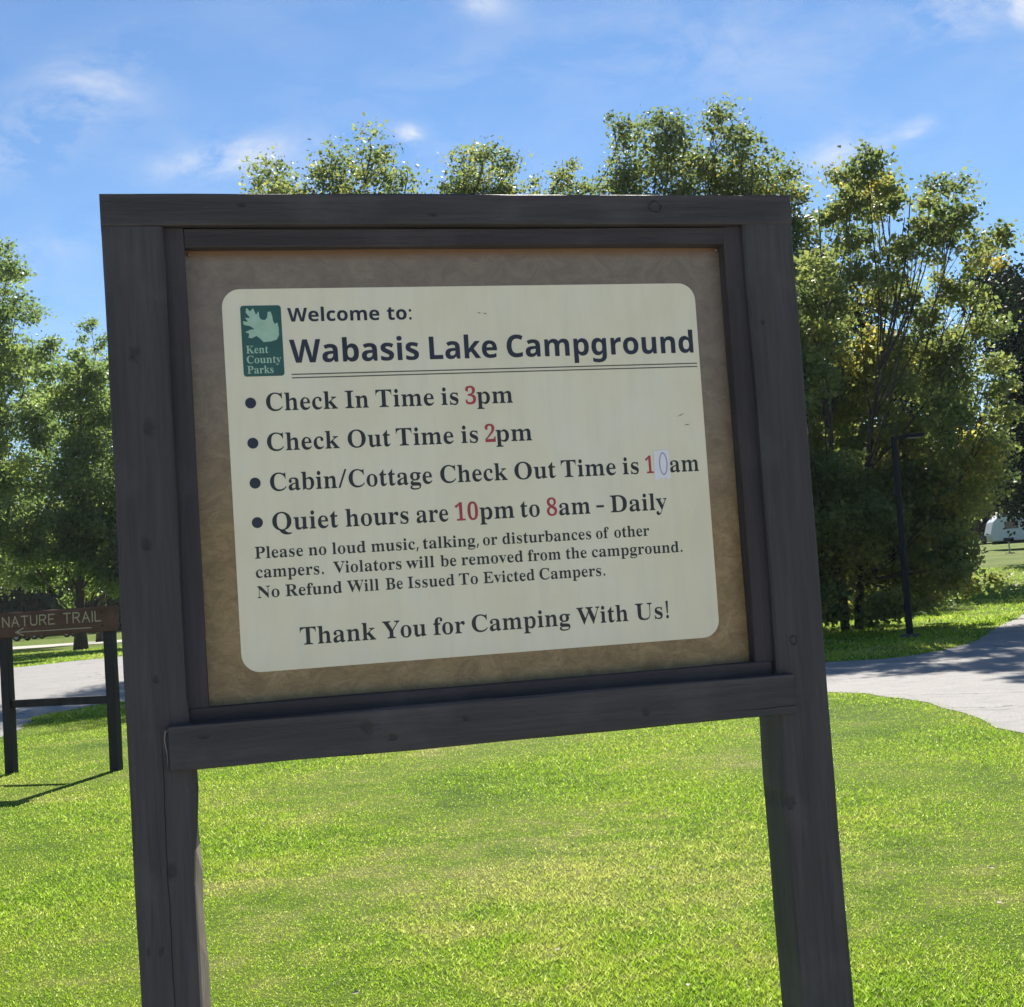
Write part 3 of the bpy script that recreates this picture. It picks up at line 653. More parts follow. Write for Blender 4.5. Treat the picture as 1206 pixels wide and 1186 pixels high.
 'o': '7Y6C4l5r4o5Z4w5K58595P525j4z65526R596l5K725Z7F5r7N6C7P6X7N6p7F74727F6m7M6S7O657M5i7F5O74586p4v6X4o|6C4w6O4z6W596b5V6c656a6g6W716O7C6C7F607C5s715o6g5m655o5V5s59604z',
 'p': '7q4z3i4z3q5A3t5F425G4K5G6o5F705D78587B507D507L607L606x687A6I7I6U7O6h7Q6y7N7C7F7O737X6n7d6U7f687d5l7X5Q7O597C4w6x4o6f4l6J4q6256624N6443673x6B3t6R3r6R3i|6Q546d586m5K6r5e6s656r6W6n6q6f716R756D70626k625O6C59',
 'r': '7A4z4q4z4y58505D535F595G5I5G6s5F725D79587C507D507L617L616s6A766M7H6X7N6j7P6v7N747I797A7B6z796q756j6y6f6q6d6i6e6d6h6V6r6R6v6M6w6F6u696n646c636O635I645867536F506R4y6R4q',
 's': '7A644l5p4n5X4t5R4u5K4s5G4m584m585h5H5h5N5O5X595k505y4x694z6H536M5A6O5J6K5W665g5h5t5S625H6D5B6P586c5C6w5M7B5d7M5z7Q6B7O6R7K6V7J6Y7I6d7K6h7Q6o7Q6o6d6g6d6Z6t6Q756F7C637E5t7D5m795i735g6w5i6o5m6i616Y6O6N6d6E6n646t5r6v5b6r5G6g4z6P4o',
 't': '6g5q4l5Y4o5N4v5G585E5Q5E755075507G5Y7p5s8G608G607L6W7L6W756075605V635F665B6C5A6N5E6V5R6d5N6U566J4v664o',
 'u': '7r5t4l5a4o5N4z5F5F5D5c5D6q5A77557B4w7D4w7L5z7L5z5R605J635D69596G586V5C6g5N6g6q6f716c786X7C6N7D6N7L7S7L7S5P7T5F7W597b567k557k4w7G4u6g4l6g5A6X506L4s684n',
 'v': '7J5z4l596q51774w7B4p7D4p7L6A7L6A7D667D5w7B5s745t706K5p6k6s6n726i7A6U7D6U7L7I7L7I7D7A7A75756w6o684l',
 'w': '8L5p4l4y6y4t784l7D4l7L5x7L5x7D5o7B5l745m6z5o6s6B5r6X6k6S6z6N7A6C7D6C7L7S7L7S7D7H7A7E747E707F6x7Y5z7v6u7x747u7A7i7D7i7L8R7L8R7D8L7C8G788A6v7I4l7A4l6d6Q5y4l',
 'y': '7G5G3i553k4v3q4p3z4n4A4o4I4s4P4z4V584W5G4V5M4R5Q4M5R4E5R4B5R485S445X435d465l4F5t4U5y4o586r52744y7A4o7D4o7L697L697D5w7B5t785s735t6z5u6u6L5n6h6n6k6w6l736k786h7B6T7D6T7L7G7L7G7D797B75766w6n694e5t445k3t5c3n5S3j',
}
FONT_SANS = {
 ':': '6I5Z755R765K7A5G7H5E7S5G7d5K7k5R7n5Z7p5h7n5o7k5s7d5u7S5s7H5o7A5h76|5Z4l5R4n5K4r5G4y5E585G5J5K5Q5R5T5Z5V5h5T5o5Q5s5J5u585s4y5o4r5h4n',
 'C': '8I6t4n6M4q5u525Z5K5L5j5C6D596m5D7K5N7o5d8D5z8V6R8h6y8l7Y8h868U7q7p7P807B846y856Y7z6F7j647J606l636D6E5o6X5Y6y5T7R5W7x5g7x4z7S4q',
 'L': '7u5K4q5K8i698i695W7i5W7i4q',
 'W': 'A55p4q4q8i5e8i696b6D6H6H5u6K5a6N5u6S6G6V6X748i7q8i8P6X8T6H8X5u8a5a8d5u8i6H8m6b9H8iA58i964q8A4q7d6s7b737X7J7U7a7S7m7Q7a7N7J7K737H6s6l4q',
 'a': '875z4n5c4q5K51585J545j59685P6Q5o6b6O6f6u6g6u6o6s716m796d7E6R7G617C5c735L7b5s7n6A7q6T7r707n7O7b7d7H7i6o7i4q794q6z5F6y5F6m526Z4t6J4o|6I5N6X5Q6j5X6r5i6u5y6u6D6a6C6G6A63645w5u5t5i5v5Z605S685O',
 'b': '8H6t4n6b4o6N4u645A615A5s4q5G4q5G8x648x6480647f627Q647Q6D7a6O7j6c7p6u7r7M7l7i7T7x6z816K7x5f7i5B7L4t|6f5R6t5V735g7A5x7C6L7A6i736z6s796e7D6O7A6D71676l646Q646K665x6C5g6N5V',
 'c': '7d6T4n5s4s5R595B5c556J586n5H7B5U7U5m7h687o6X7r747n7S7e7D726r796X7C6G79646z5x6h5u6J5x5v645e6H5V6X5R6m5S6z5V7M5h7M506y4q',
 'd': '8H6C4n5l4t5O5B5A5e556J5A6z5P7T5l7l6E7r6W7p6k7j6w7a747Q767Q747f7280728x7q8x7q4q7E4q745E725E6u536j4v6U4p|6U5R6l5U6x5d735s766E766J746h6x6y6m796T7C6E79636y5w6g5u6J5w5v635e6F5U',
 'e': '826b4n6B4p5o4x5W5A5H5S585p556I586m5G7A5T7T5k7g657o6U7r727l7S7V7i757o6V7o675u675x5o665a6L5R6d5O7A5R7e5c7e507B4q|5v6e736e716u6u766k7E6U7H6H7F66785y6w',
 'g': '8H6N3X5n3a5G3i5G4M5p4C6Q486h4B6t4I704V724o724r7353745E725E6s516g4t6S4o6C4n5j4t5N5C5A5g556J5A6x5O7S5k7k6E7r6U7p6i7k6u7c757Q767Q7A7n7q7n7q4q7l4H7T3s703d|6U5Q6l5T6w5b735q766D766J736i6x6z6l796T7C6E79636y5w6h5u6J5w5v635e6E5T',
 'i': '6U5f8A5V8C5M8G5G8N5E8Z5G8l5M8s5V8w5f8x5q8w5z8s658l678Z658N5z8G5q8C|5G4q5G7n647n644q',
 'k': '8C5G4q5G8x648x6477636m626S6D6g6O6u7D7n887n6x6W8C4q7G4q6Q62645l644q',
 'l': '6U5G4q5G8x648x644q',
 'm': 'AA5G4q5G7n5s7n5z7Q627Q6C7c6P7k6e7p6t7r7C7p7S7k7e7c7n7Q7r7Q817c8F7k8U7p8j7r9B7n9V7b9h7G9l6m9l4q8x4q8x6Z8v6q8q738h7A8V7D8E79836z7w6h7u6K7u4q764q766Z756q6z736r7A6f7D6N796C6x666e646E644q',
 'n': '8P5G4q5G7n5s7n5z7Q627Q6C7c6Q7k6g7p6w7r7N7n7i7b7v7G7z6m7z4q7B4q7B6Z7A6q74736v7A6i7D6P796D6x666e646E644q',
 'o': '8C6V4n674p5m4y5U5B5H5U585s556K5B6y5T7S5v7l6W7r6v7o7G7g7Y7S7l7A7u6m7x6K7r5g7Z5B764t|6W5R6n5U6z5f755w786K756i6z6z6n796W7C6F79636z5w6i5u6K5w5w635f6F5U',
 'p': '8H5G3X5G7n5v7n627Q647Q6D7a6O7j6c7p6u7r7M7l7i7T7x6z816K7w5f7i5B7L4t6t4n6b4o6N4u645A625A644j643X|6f5R6u5V745g7A5x7C6L7A6i746z6t796e7D6O7A6D71676l646Q646K665x6C5g6N5V',
 'r': '7I5G4q5G7n5s7n607I627I6B7W6O7h6d7o6v7r737q7B7p787471766t766g756U716K6w6B6n666b646L644q',
 's': '7X644n5X4p554x555d5b5S665N6I5O6R5S6V5X6X5d6U5l6J5u5t665R6L5H6S5A6c566o55725A7O5P7e5m7o6G7r6m7n7I7c73726d7C6F7G5y7D5t745w6w676o6V6d6w6Q766I7E697J5x7K5i7F5K70526c4q',
 't': '7C6H4n614o5o4s5c4z5T5B5N5Q5M5l5M7C4y7C4y7X5P7o5e8Q6A8Q6A7n6z7n6z7C6A7C6A5l6B5c6G5W6N5S6V5R6m5S715W714v6h4p',
 'u': '8P6I4n5s4r5X535K5N5F5s5F7n637n6364655n6A5b6J5T6X5R6q5V725g785z7A6P7A7n7y7n7y4q7M4q7F5E7D5E72516p4t6Z4o',
}


ALPH = "0123456789ABCDEFGHIJKLMNOPQRSTUVWXYZabcdefghijklmnopqrstuvwxyz"
def dec(s): return [ALPH.index(s[i]) * 62 + ALPH.index(s[i + 1]) - 300 for i in range(0, len(s), 2)]
GC = {}
def glyph(font, c):
    if (id(font), c) not in GC:
        parts = font[c].split('|'); adv = dec(parts[0])[0]
        loops = []
        for d in [dec(parts[0])[1:]] + [dec(p) for p in parts[1:]]:
            loops.append([(d[i], d[i + 1]) for i in range(0, len(d), 2)])
        area = lambda q: sum(a[0] * b[1] - b[0] * a[1] for a, b in zip(q, q[1:] + q[:1])) / 2
        def inside(p, q):
            k = False
            for a, b in zip(q, q[1:] + q[:1]):
                if (a[1] > p[1]) != (b[1] > p[1]) and p[0] < (b[0] - a[0]) * (p[1] - a[1]) / (b[1] - a[1]) + a[0]: k = not k
            return k
        hole = [any(o_ is not lp and inside(lp[0], o_) for o_ in loops) for lp in loops]
        d1, d2 = (3.2, -3.0) if font is FONT_SERIF else (-0.8, -1.2)
        moved = []
        for lp, hl in zip(loops, hole):
            sg = (1 if area(lp) > 0 else -1) * (-1 if hl else 1)
            out = []
            for i, p in enumerate(lp):
                a, b = lp[i - 1], lp[(i + 1) % len(lp)]
                e1 = Vector((p[0] - a[0], p[1] - a[1])).normalized(); e2 = Vector((b[0] - p[0], b[1] - p[1])).normalized()
                t_ = e1 + e2
                nn_ = Vector((t_.y, -t_.x)).normalized() * sg if t_.length > 1e-3 else Vector((0, 0))
                out.append((p[0] - nn_.x * d1, p[1] - nn_.y * d2))
            moved.append(out)
        def tess(shapes):
            P_, T_ = [], []
            for i, lp in enumerate(loops):
                if hole[i]: continue
                grp = [i] + [j for j in range(len(loops)) if hole[j] and inside(loops[j][0], lp)]
                b0 = len(P_)
                T_ += [tuple(b0 + v for v in f) for f in geometry.tessellate_polygon([[Vector((x, y, 0)) for x, y in shapes[j]] for j in grp])]
                for j in grp: P_ += shapes[j]
            want = sum(abs(area(shapes[j])) * (-1 if hole[j] else 1) for j in range(len(shapes)))
            got = sum(abs((P_[b][0] - P_[a][0]) * (P_[c][1] - P_[a][1]) - (P_[c][0] - P_[a][0]) * (P_[b][1] - P_[a][1])) / 2 for a, b, c in T_)
            return P_, T_, abs(got - want) / want
        pts_, tri, err = tess(moved)
        if err > 0.02:          # the thickened outline crossed itself: keep the plain one
            pts_, tri, err = tess(loops)
            print('glyph kept plain', repr(c), round(err, 4))
        GC[(id(font), c)] = (adv, pts_, tri)
    return GC[(id(font), c)]
def word(V_, F_, MI, font, s, x0, x1, y, cap, mi=0):
    """letters of s squeezed between x0 and x1 (mm), baseline y (mm below the top), capital height cap"""
    capu = 239.8 if font is FONT_SANS else 227.7
    pen = 0; items = []
    for c in s:
        adv, pts, tri = glyph(font, c); items.append((pen, pts, tri)); pen += adv
    xmin = min(p[0] + o for o, P_, _ in items for p in P_); xmax = max(p[0] + o for o, P_, _ in items for p in P_)
    kx = (x1 - x0) / (xmax - xmin); ky = cap / capu
    for o, P_, tri in items:
        b0 = len(V_)
        for p in P_: V_.append(((x0 + (p[0] + o - xmin) * kx) / 1000, 0, -(y - p[1] * ky) / 1000))
        for t in tri:
            a, b, c = (Vector((P_[i][0], P_[i][1], 0)) for i in t)
            f = t if (b - a).cross(c - a).z > 0 else (t[0], t[2], t[1])
            F_.append(tuple(b0 + i for i in f)); MI.append(mi)
LINES = [
('sans', 264, 29.5, [('Welcome', 377.4, 577.6), ('to:', 594.3, 648.9)]),
('sans', 353.5, 50, [('Wabasis', 377.3, 660.2), ('Lake', 684.0, 837.6), ('Campground', 860.1, 1304.6)]),
('serif', 455.5, 37.5, [('Check', 321.0, 474.3), ('In', 491.0, 542.1), ('Time', 558.2, 686.8), ('is', 703.7, 742.3), ('3', 758.4, 782.4), ('pm', 784.1, 866.3)]),
('serif', 541.5, 37.5, [('Check', 318.2, 473.2), ('Out', 491.4, 584.9), ('Time', 597.7, 725.4), ('is', 743.0, 781.3), ('2', 797.4, 821.0), ('pm', 821.7, 905.0)]),
('serif', 627.5, 37.5, [('Cabin/Cottage', 319.7, 671.9), ('Check', 690.5, 842.5), ('Out', 859.0, 954.1), ('Time', 967.2, 1095.9), ('is', 1112.7, 1150.8), ('1', 1167.6, 1186.6), ('am', 1226.1, 1296.7)]),
('serif', 712, 37.5, [('Quiet', 319.9, 460.2), ('hours', 476.8, 614.2), ('are', 631.6, 702.6), ('10', 718.6, 770.2), ('pm', 773.7, 852.3), ('to', 866.9, 911.2), ('8', 927.7, 951.5), ('am', 955.9, 1028.9), ('-', 1043.7, 1061.7), ('Daily', 1076.9, 1212.3)]),
('serif', 769.5, 24.5, [('Please', 279.8, 381.2), ('no', 393.3, 431.2), ('loud', 443.9, 516.3), ('music,', 528.6, 632.3), ('talking,', 642.3, 767.3), ('or', 776.9, 809.6), ('disturbances', 821.3, 1026.8), ('of', 1038.4, 1069.0), ('other', 1081.5, 1165.2)]),
('serif', 810.5, 24.5, [('campers.', 279.4, 423.0), ('Violators', 443.7, 592.1), ('will', 602.4, 664.6), ('be', 678.8, 713.8), ('removed', 725.8, 865.5), ('from', 876.9, 952.6), ('the', 964.9, 1013.2), ('campground.', 1025.6, 1241.8)]),
('serif', 853, 24.5, [('No', 280.1, 326.8), ('Refund', 339.5, 459.9), ('Will', 471.0, 540.0), ('Be', 555.2, 592.3), ('Issued', 603.5, 707.0), ('To', 717.5, 760.0), ('Evicted', 772.4, 889.2), ('Campers.', 900.6, 1053.6)]),
('serif', 958, 36.5, [('Thank', 364.8, 527.1), ('You', 542.2, 637.5), ('for', 654.0, 724.2), ('Camping', 739.5, 964.2), ('With', 980.2, 1100.5), ('Us!', 1118.3, 1197.7)]),
]
for fn, y, cap, ws in LINES:
    V_, F_, MI = [], [], []
    font = FONT_SANS if fn == 'sans' else FONT_SERIF
    for s, a, b in ws:
        word(V_, F_, MI, font, s, a, b, y, cap, 1 if s in ('3', '2', '1', '10', '8') else 0)
    me = pymesh('printed_line', V_, F_)
    o = link('printed_line', me, [M_NAVY if fn == 'sans' else M_BLACK, M_RED], sign, loc=SP(0, TD, 0))
    me.polygons.foreach_set('material_index', MI)
    o['label'] = 'printed line reading ' + ' '.join(w[0] for w in ws).replace('1 am', '10am')
for y0 in (377.5, 385.0):
    flat('printed_rule', [(0, 0), (0.932, 0.0), (0.932, 0.0024), (0, 0.0024)], M_RULE, 0.379, TD, y0 / 1000)
for y0 in (437.7, 523.8, 609.2, 693.4):
    flat('bullet', [(0.0117 * math.cos(a * math.pi / 14), 0.0117 * math.sin(a * math.pi / 14)) for a in range(28)], M_NAVY, 0.2885, TD, y0 / 1000)
# park emblem: green block, pale oak-like leaf, three words
flat('emblem_block', rrect(0.0865, 0.153, 0.0065, 5), M_GREEN, 0.2775, TD, 0.2278)
leaf = [(12, 4), (19, 12), (26, 5), (31, 20), (37, 12), (38, 26), (42, 31), (49, 32), (54, 27), (56, 14), (62, 13), (65, 24), (66, 34), (69, 41), (75, 38), (77, 50), (77, 66), (72, 76), (60, 80), (44, 81), (38, 74), (30, 67), (20, 72), (13, 71), (15, 62), (7, 58), (18, 53), (27, 52), (18, 45), (5, 42), (3, 34), (14, 35), (8, 26), (19, 27), (10, 14)]
flat('emblem_leaf', [(a * 1.02 / 1000, b * 0.97 / 1000) for a, b in leaf], M_LEAFP, 0.2785, TD - 0.0003, 0.2285)
V_, F_, MI = [], [], []
for s, a, b, y in (('Kent', 285.5, 332, 330.7), ('County', 285.5, 358.5, 352.3), ('Parks', 285.7, 341, 374.3)):
    word(V_, F_, MI, FONT_SERIF, s, a, b, y, 16.0)
o = link('emblem_lettering', pymesh('emblem_lettering', V_, F_), M_LEAFP, sign, loc=SP(0, TD - 0.0003, 0)); o['label'] = 'pale lettering reading Kent County Parks'
# white sticker with an outlined zero
o = flat('sticker', [(0.0, 0.001), (0.036, 0.0), (0.0375, 0.0665), (0.029, 0.068), (0.026, 0.063), (0.019, 0.069), (0.012, 0.064), (0.006, 0.069), (-0.0015, 0.0675)], M_STICK, 1.1892, TD - 0.0004, 0.5755)
V_, F_ = [], []
for i in range(24):
    a = i * math.pi / 12
    V_ += [(0.0105 * math.cos(a), 0, 0.0265 * math.sin(a)), (0.0072 * math.cos(a), 0, 0.0228 * math.sin(a))]
for i in range(24):
    a = 2 * i; b = 2 * ((i + 1) % 24); F_.append((a, b, b + 1, a + 1))
link('sticker_zero', pymesh('sticker_zero', V_, F_), M_LAV, sign, loc=SP(1.2105, TD - 0.0006, 0.6075))
# small scuffs on the face
for (X, Y, w_, a) in ((0.802, 0.252, 0.009, 0.2), (0.815, 0.254, 0.011, 0.3), (1.262, 0.497, 0.022, -0.35), (1.275, 0.520, 0.016, -0.1)):
    V_ = [(-w_ / 2 * math.cos(a), 0, w_ / 2 * math.sin(a)), (0, 0, -0.0013), (w_ / 2 * math.cos(a), 0, -w_ / 2 * math.sin(a)), (0.001, 0, 0.0015)]
    link('scuff', pymesh('scuff', V_, [(0, 1, 2, 3)]), plain('grey scuff', (0.25, 0.26, 0.24), 0.6), sign, loc=SP(X, TD, Y))
# little bent tacks holding the sheet at the top corners
for (X, Y) in ((0.1755, 0.1175), (1.377, 0.1165)):
    V_, F_ = [], []
    tube(V_, F_, [(-0.004, -0.004, 0.002), (0.0, -0.007, 0), (0.004, -0.004, -0.003)], [0.0018, 0.0024, 0.0016], 6)
    link('tack', pymesh('tack', V_, F_), M_METAL, sign, loc=SP(X, PD, Y), smooth=True)

# ------------------------------------------------------------------ nature trail sign
L0, R0 = Vector((-5.51, 15.81, 0)), Vector((-4.30, 15.45, 0))
mid = (L0 + R0) / 2; yaw = math.atan2(R0.y - L0.y, R0.x - L0.x); hp = (R0 - L0).length / 2
nt = empty('trail_sign', mid, yaw)
tag(nt, 'small brown wooden sign reading NATURE TRAIL with left arrow on two dark posts', 'sign')
for sgn, sd in ((-1, 31), (1, 32)):
    link('post', board(1.60, 2, 0.105, 0.10, sd, bev=0.006, amp=0.002), M_NUP, nt, loc=(sgn * hp - 0.030, 0, 1.55))
bw = 0.80
link('sign_board', board(2 * bw, 0, 0.262, 0.045, 33, bev=0.006, amp=0.0015), M_NFL, nt, loc=(-bw, -0.0455, 1.700))
link('cross_rail', board(2 * hp - 0.102, 0, 0.082, 0.045, 34, bev=0.005, amp=0.0015), M_NUP, nt, loc=(-hp + 0.051, 0.03, 0.775))
ST = {'N': [[(0, 0), (0, 1), (.62, 0), (.62, 1)]], 'A': [[(0, 0), (.33, 1), (.66, 0)], [(.13, .36), (.53, .36)]], 'T': [[(0, 1), (.62, 1)], [(.31, 1), (.31, 0)]],
      'U': [[(0, 1), (0, .25), (.1, .06), (.3, 0), (.5, .06), (.6, .25), (.6, 1)]], 'R': [[(0, 0), (0, 1), (.4, 1), (.56, .9), (.58, .72), (.5, .56), (.36, .5), (0, .5)], [(.3, .5), (.6, 0)]],
      'E': [[(.52, 1), (0, 1), (0, 0), (.54, 0)], [(0, .52), (.42, .52)]], 'I': [[(0, 0), (0, 1)]], 'L': [[(0, 1), (0, 0), (.5, 0)]]}
WD = {'N': .62, 'A': .66, 'T': .62, 'U': .6, 'R': .6, 'E': .54, 'I': 0.0, 'L': .5}
def stroke(V_, F_, pts, w, dep, off=0.0):
    for a, b in zip(pts, pts[1:]):
        a, b = Vector(a), Vector(b); d = (b - a).normalized(); n_ = Vector((-d.y, d.x)) * w / 2
        a2, b2 = a - d * w / 2, b + d * w / 2
        b0 = len(V_)
        off += 0.0002
        for p in (a2 - n_, b2 - n_, b2 + n_, a2 + n_): V_.append((p.x, -dep - off, p.y))
        for p in (a2 - n_, b2 - n_, b2 + n_, a2 + n_): V_.append((p.x, 0, p.y))
        F_ += [(b0, b0 + 1, b0 + 2, b0 + 3), (b0, b0 + 4, b0 + 5, b0 + 1), (b0 + 1, b0 + 5, b0 + 6, b0 + 2), (b0 + 2, b0 + 6, b0 + 7, b0 + 3), (b0 + 3, b0 + 7, b0 + 4, b0)]
    return off
def routed(text, x0, x1, zb, h):
    gap = 0.27; sp_ = 0.62
    tot_ = sum((sp_ if c == ' ' else WD[c] + gap) for c in text) - gap
    kx = (x1 - x0) / (tot_ * h); x = x0
    for c in text:
        if c == ' ': x += sp_ * h * kx; continue
        V_, F_ = [], []; off = 0
        for st in ST[c]: off = stroke(V_, F_, [(p[0] * h * kx, p[1] * h) for p in st], 0.0125, 0.0012, off)
        o = link('letter', pymesh('letter', V_, F_), M_LETTER, nt, loc=(x, -0.0465, zb)); o['label'] = 'routed letter ' + c
        x += (WD[c] + gap) * h * kx
routed('NATURE TRAIL', -0.565, 0.615, 1.552, 0.100)
V_, F_ = [], []
off = stroke(V_, F_, [(-0.40, 0), (0.50, 0.0)], 0.0095, 0.0012)
stroke(V_, F_, [(-0.32, 0.038), (-0.41, 0), (-0.32, -0.036)], 0.0125, 0.0012, off)
o = link('arrow', pymesh('arrow', V_, F_), M_LETTER, nt, loc=(0, -0.0465, 1.488)); o['label'] = 'routed arrow pointing left'
V_, F_ = [], []
for X in (-hp, hp):
    for Z in (1.50, 1.64): tube(V_, F_, [(X, -0.052, Z), (X, -0.046, Z)], [0.007, 0.010], 8); link('bolt', pymesh('bolt', V_, F_), M_POLE, nt); V_, F_ = [], []

# ------------------------------------------------------------------ lamp post
lp = at(1072, 752, 31.48); lp.z = 0
lamp = empty('lamp_post', lp, 0)
tag(lamp, 'slim dark lamp post with flat head standing before the big tree by the road', 'lamp post')
V_, F_ = [], []
tube(V_, F_, [(0, 0, 0.1), (0, 0, 1.2), (0, 0, 2.7), (0, 0, 4.28)], [0.075, 0.070, 0.068, 0.066], 14)
link('pole', pymesh('pole', V_, F_), M_POLE, lamp, smooth=False)
bm = box_bm((-0.17, -0.17, -0.05), (0.17, 0.17, 0.10), 0.02, 2)
link('base', from_bm('base', bm), M_CONC, lamp)
V_, F_ = [], []
tube(V_, F_, [(0, 0, 4.24), (0.10, 0, 4.27), (0.24, 0, 4.28)], [0.045, 0.032, 0.028], 10)
link('arm', pymesh('arm', V_, F_), M_POLE, lamp, smooth=True)
bm = box_bm((0.20, -0.14, 4.235), (0.62, 0.14, 4.325), 0.025, 2)
for v in bm.verts:
    if v.co.x > 0.4: v.co.z = 4.28 + (v.co.z - 4.28) * 0.65 + 0.01
lh = link('lamp_head', from_bm('lamp_head', bm), M_POLE, lamp)
bm = box_bm((0.27, -0.10, 4.226), (0.55, 0.10, 4.2345), 0.003)
link('lens', from_bm('lens', bm), M_LAMP, lh)

# ------------------------------------------------------------------ trees
def crown_mesh(name, centers, sig, leaves, size, seed, tint_shift=0.0):
    """leaf quads gathered in clumps round the given centres"""
    r = np.random.default_rng(seed)
    C_ = np.array(centers); nC = len(C_)
    w = np.array(sig)
    idx = r.choice(nC, leaves, p=(w ** 1.9) / (w ** 1.9).sum())
    p = C_[idx] + r.normal(0, 1, (leaves, 3)) * (w[idx][:, None]) * np.array([1, 1, 0.72])
    ct = r.normal(0, 1, nC)
    tint = np.clip(0.42 + tint_shift + 0.20 * ct[idx] + 0.15 * r.normal(0, 1, leaves), 0, 1)
    nrm = r.normal(0, 1, (leaves, 3)); nrm[:, 2] += 0.5
    nrm /= np.linalg.norm(nrm, axis=1)[:, None]
    a = np.cross(nrm, r.normal(0, 1, (leaves, 3))); a /= np.linalg.norm(a, axis=1)[:, None]
    b = np.cross(nrm, a)
    s = size * (0.55 + 0.9 * r.random(leaves))[:, None]
    co = np.stack([p - a * s * .5, p + b * s * .36 + a * s * .05 + nrm * s * .08, p + a * s * .55, p - b * s * .36 + a * s * .05 + nrm * s * .08], 1).astype(np.float32)
    me = bpy.data.meshes.new(name); n = leaves
    me.vertices.add(n * 4); me.vertices.foreach_set('co', co.ravel())
    me.loops.add(n * 4); me.loops.foreach_set('vertex_index', np.arange(n * 4, dtype=np.int32))
    me.polygons.add(n); me.polygons.foreach_set('loop_start', np.arange(0, n * 4, 4, dtype=np.int32))
    at_ = me.attributes.new('tint', 'FLOAT', 'FACE'); at_.data.foreach_set('value', tint.astype(np.float32))
    me.update(); return me
def tree(name, label, Y, base_px, lobes, leaves, size, mat, seed, group='trees around the campground', trunk_r=0.2, clump=0.55, per=26, stems=1, shift=0.0, depth=1.0, cat='tree', flatk=1.0, grow=1.0):
    """lobes: (px, py, radius px) read at distance Y; built as real volumes round that distance"""
    rnd = random.Random(seed)
    k = Y / F
    b = at(base_px, 700, Y); b.z = terr(b.x, Y)
    root = empty(name, b); tag(root, label, cat, group)
    cen, sig, lob3 = [], [], []
    for (px, py, rp_) in lobes:
        rp_ = rp_ * grow; py = py + rp_ * (1 - 1 / grow) * 0.3
        R_ = rp_ * k
        dy = rnd.uniform(-1, 1) * depth * 1.6
        c = at(px, py, Y + dy) - b
        lob3.append((c, R_))
        m = max(3, int(per * (R_ / 1.3) ** 2.0 * (1.8 if py > 600 else 1.35 if py < 330 else 1.0)))
        for _ in range(m):
            v = Vector((rnd.gauss(0, 1), rnd.gauss(0, 1), rnd.gauss(0, 1))).normalized() * R_ * rnd.random() ** 0.42
            q = c + Vector((v.x, v.y * 1.15, v.z * flatk))
            if q.z < 0.35: q.z = 0.3 + rnd.random() * .5
            cen.append(tuple(q)); sig.append(clump * rnd.uniform(0.42, 1.0) * min(1, 0.35 + R_ * 0.55))
    # trunk and limbs
    top = max(c.z for c, _ in lob3)
    cm = sum((c for c, _ in lob3), Vector()) / len(lob3)
    paths = []
    V_, F_ = [], []
    for s_ in range(stems):
        a = 2 * math.pi * s_ / max(1, stems) + 0.6
        off = Vector((math.cos(a), math.sin(a), 0)) * (0.22 if stems > 1 else 0)
        tgt = Vector((cm.x * 0.8, cm.y * 0.8, top * 0.86)) + off * (top * 0.42)
        pts = []
        for i in range(9):
            t = i / 8
            pts.append(off * (1 + t) + Vector((tgt.x * t ** 1.4, tgt.y * t ** 1.4, -0.1 + (tgt.z + .1) * t)) + Vector((rnd.gauss(0, .07), rnd.gauss(0, .07), 0)) * (0 if i == 0 else 1))
        rr = [trunk_r * (0.62 if stems > 1 else 1.0) * ((1.45 if i == 0 else 1.0) * (1 - 0.86 * i / 8)) for i in range(9)]
        tube(V_, F_, pts, rr, 10); paths.append(pts)
    link('trunk', pymesh('trunk', V_, F_), M_BARK, root, smooth=True)
    for li, (c, R_) in enumerate(lob3):
        V_, F_ = [], []
        pts = min(paths, key=lambda P_: min((p - c).length for p in P_))
        hz = max(top * 0.08, c.z - 1.25 * math.hypot(c.x, c.y) - R_ * 1.2)
        i = min(range(len(pts)), key=lambda j: abs(pts[j].z - hz)); s0 = pts[i]
        kk = Vector((s0.x * .3 + c.x * .7, s0.y * .3 + c.y * .7, s0.z * .6 + c.z * .4)); bz = lambda t: s0 * (1 - t) ** 2 + kk * (2 * t * (1 - t)) + c * t * t; m1 = bz(.55)
        r0 = min(trunk_r * 0.24, 0.010 + 0.0065 * (c - s0).length)
        tube(V_, F_, [s0, bz(.2), bz(.4), bz(.6), bz(.8), c, c + Vector((0, 0, R_ * .5))], [r0, r0 * .85, r0 * .7, r0 * .55, r0 * .42, r0 * .3, 0.008], 6)
        near = [Vector(q) for q in cen if (Vector(q) - c).length < R_ * 1.1]
        rnd.shuffle(near)
        for q in near[:14]:
            a = m1.lerp(c, rnd.uniform(.3, 1.0)); mm = a.lerp(q, .5) + Vector((rnd.gauss(0, .06), rnd.gauss(0, .06), rnd.gauss(0, .06)))
            tube(V_, F_, [a, mm, q], [0.014, 0.010, 0.005], 4, cap=False)
        link('limb', pymesh('limb', V_, F_), M_BARK, root)
    link('crown', crown_mesh('crown', cen, sig, leaves, size, seed, shift), LM[mat], root)
    return root

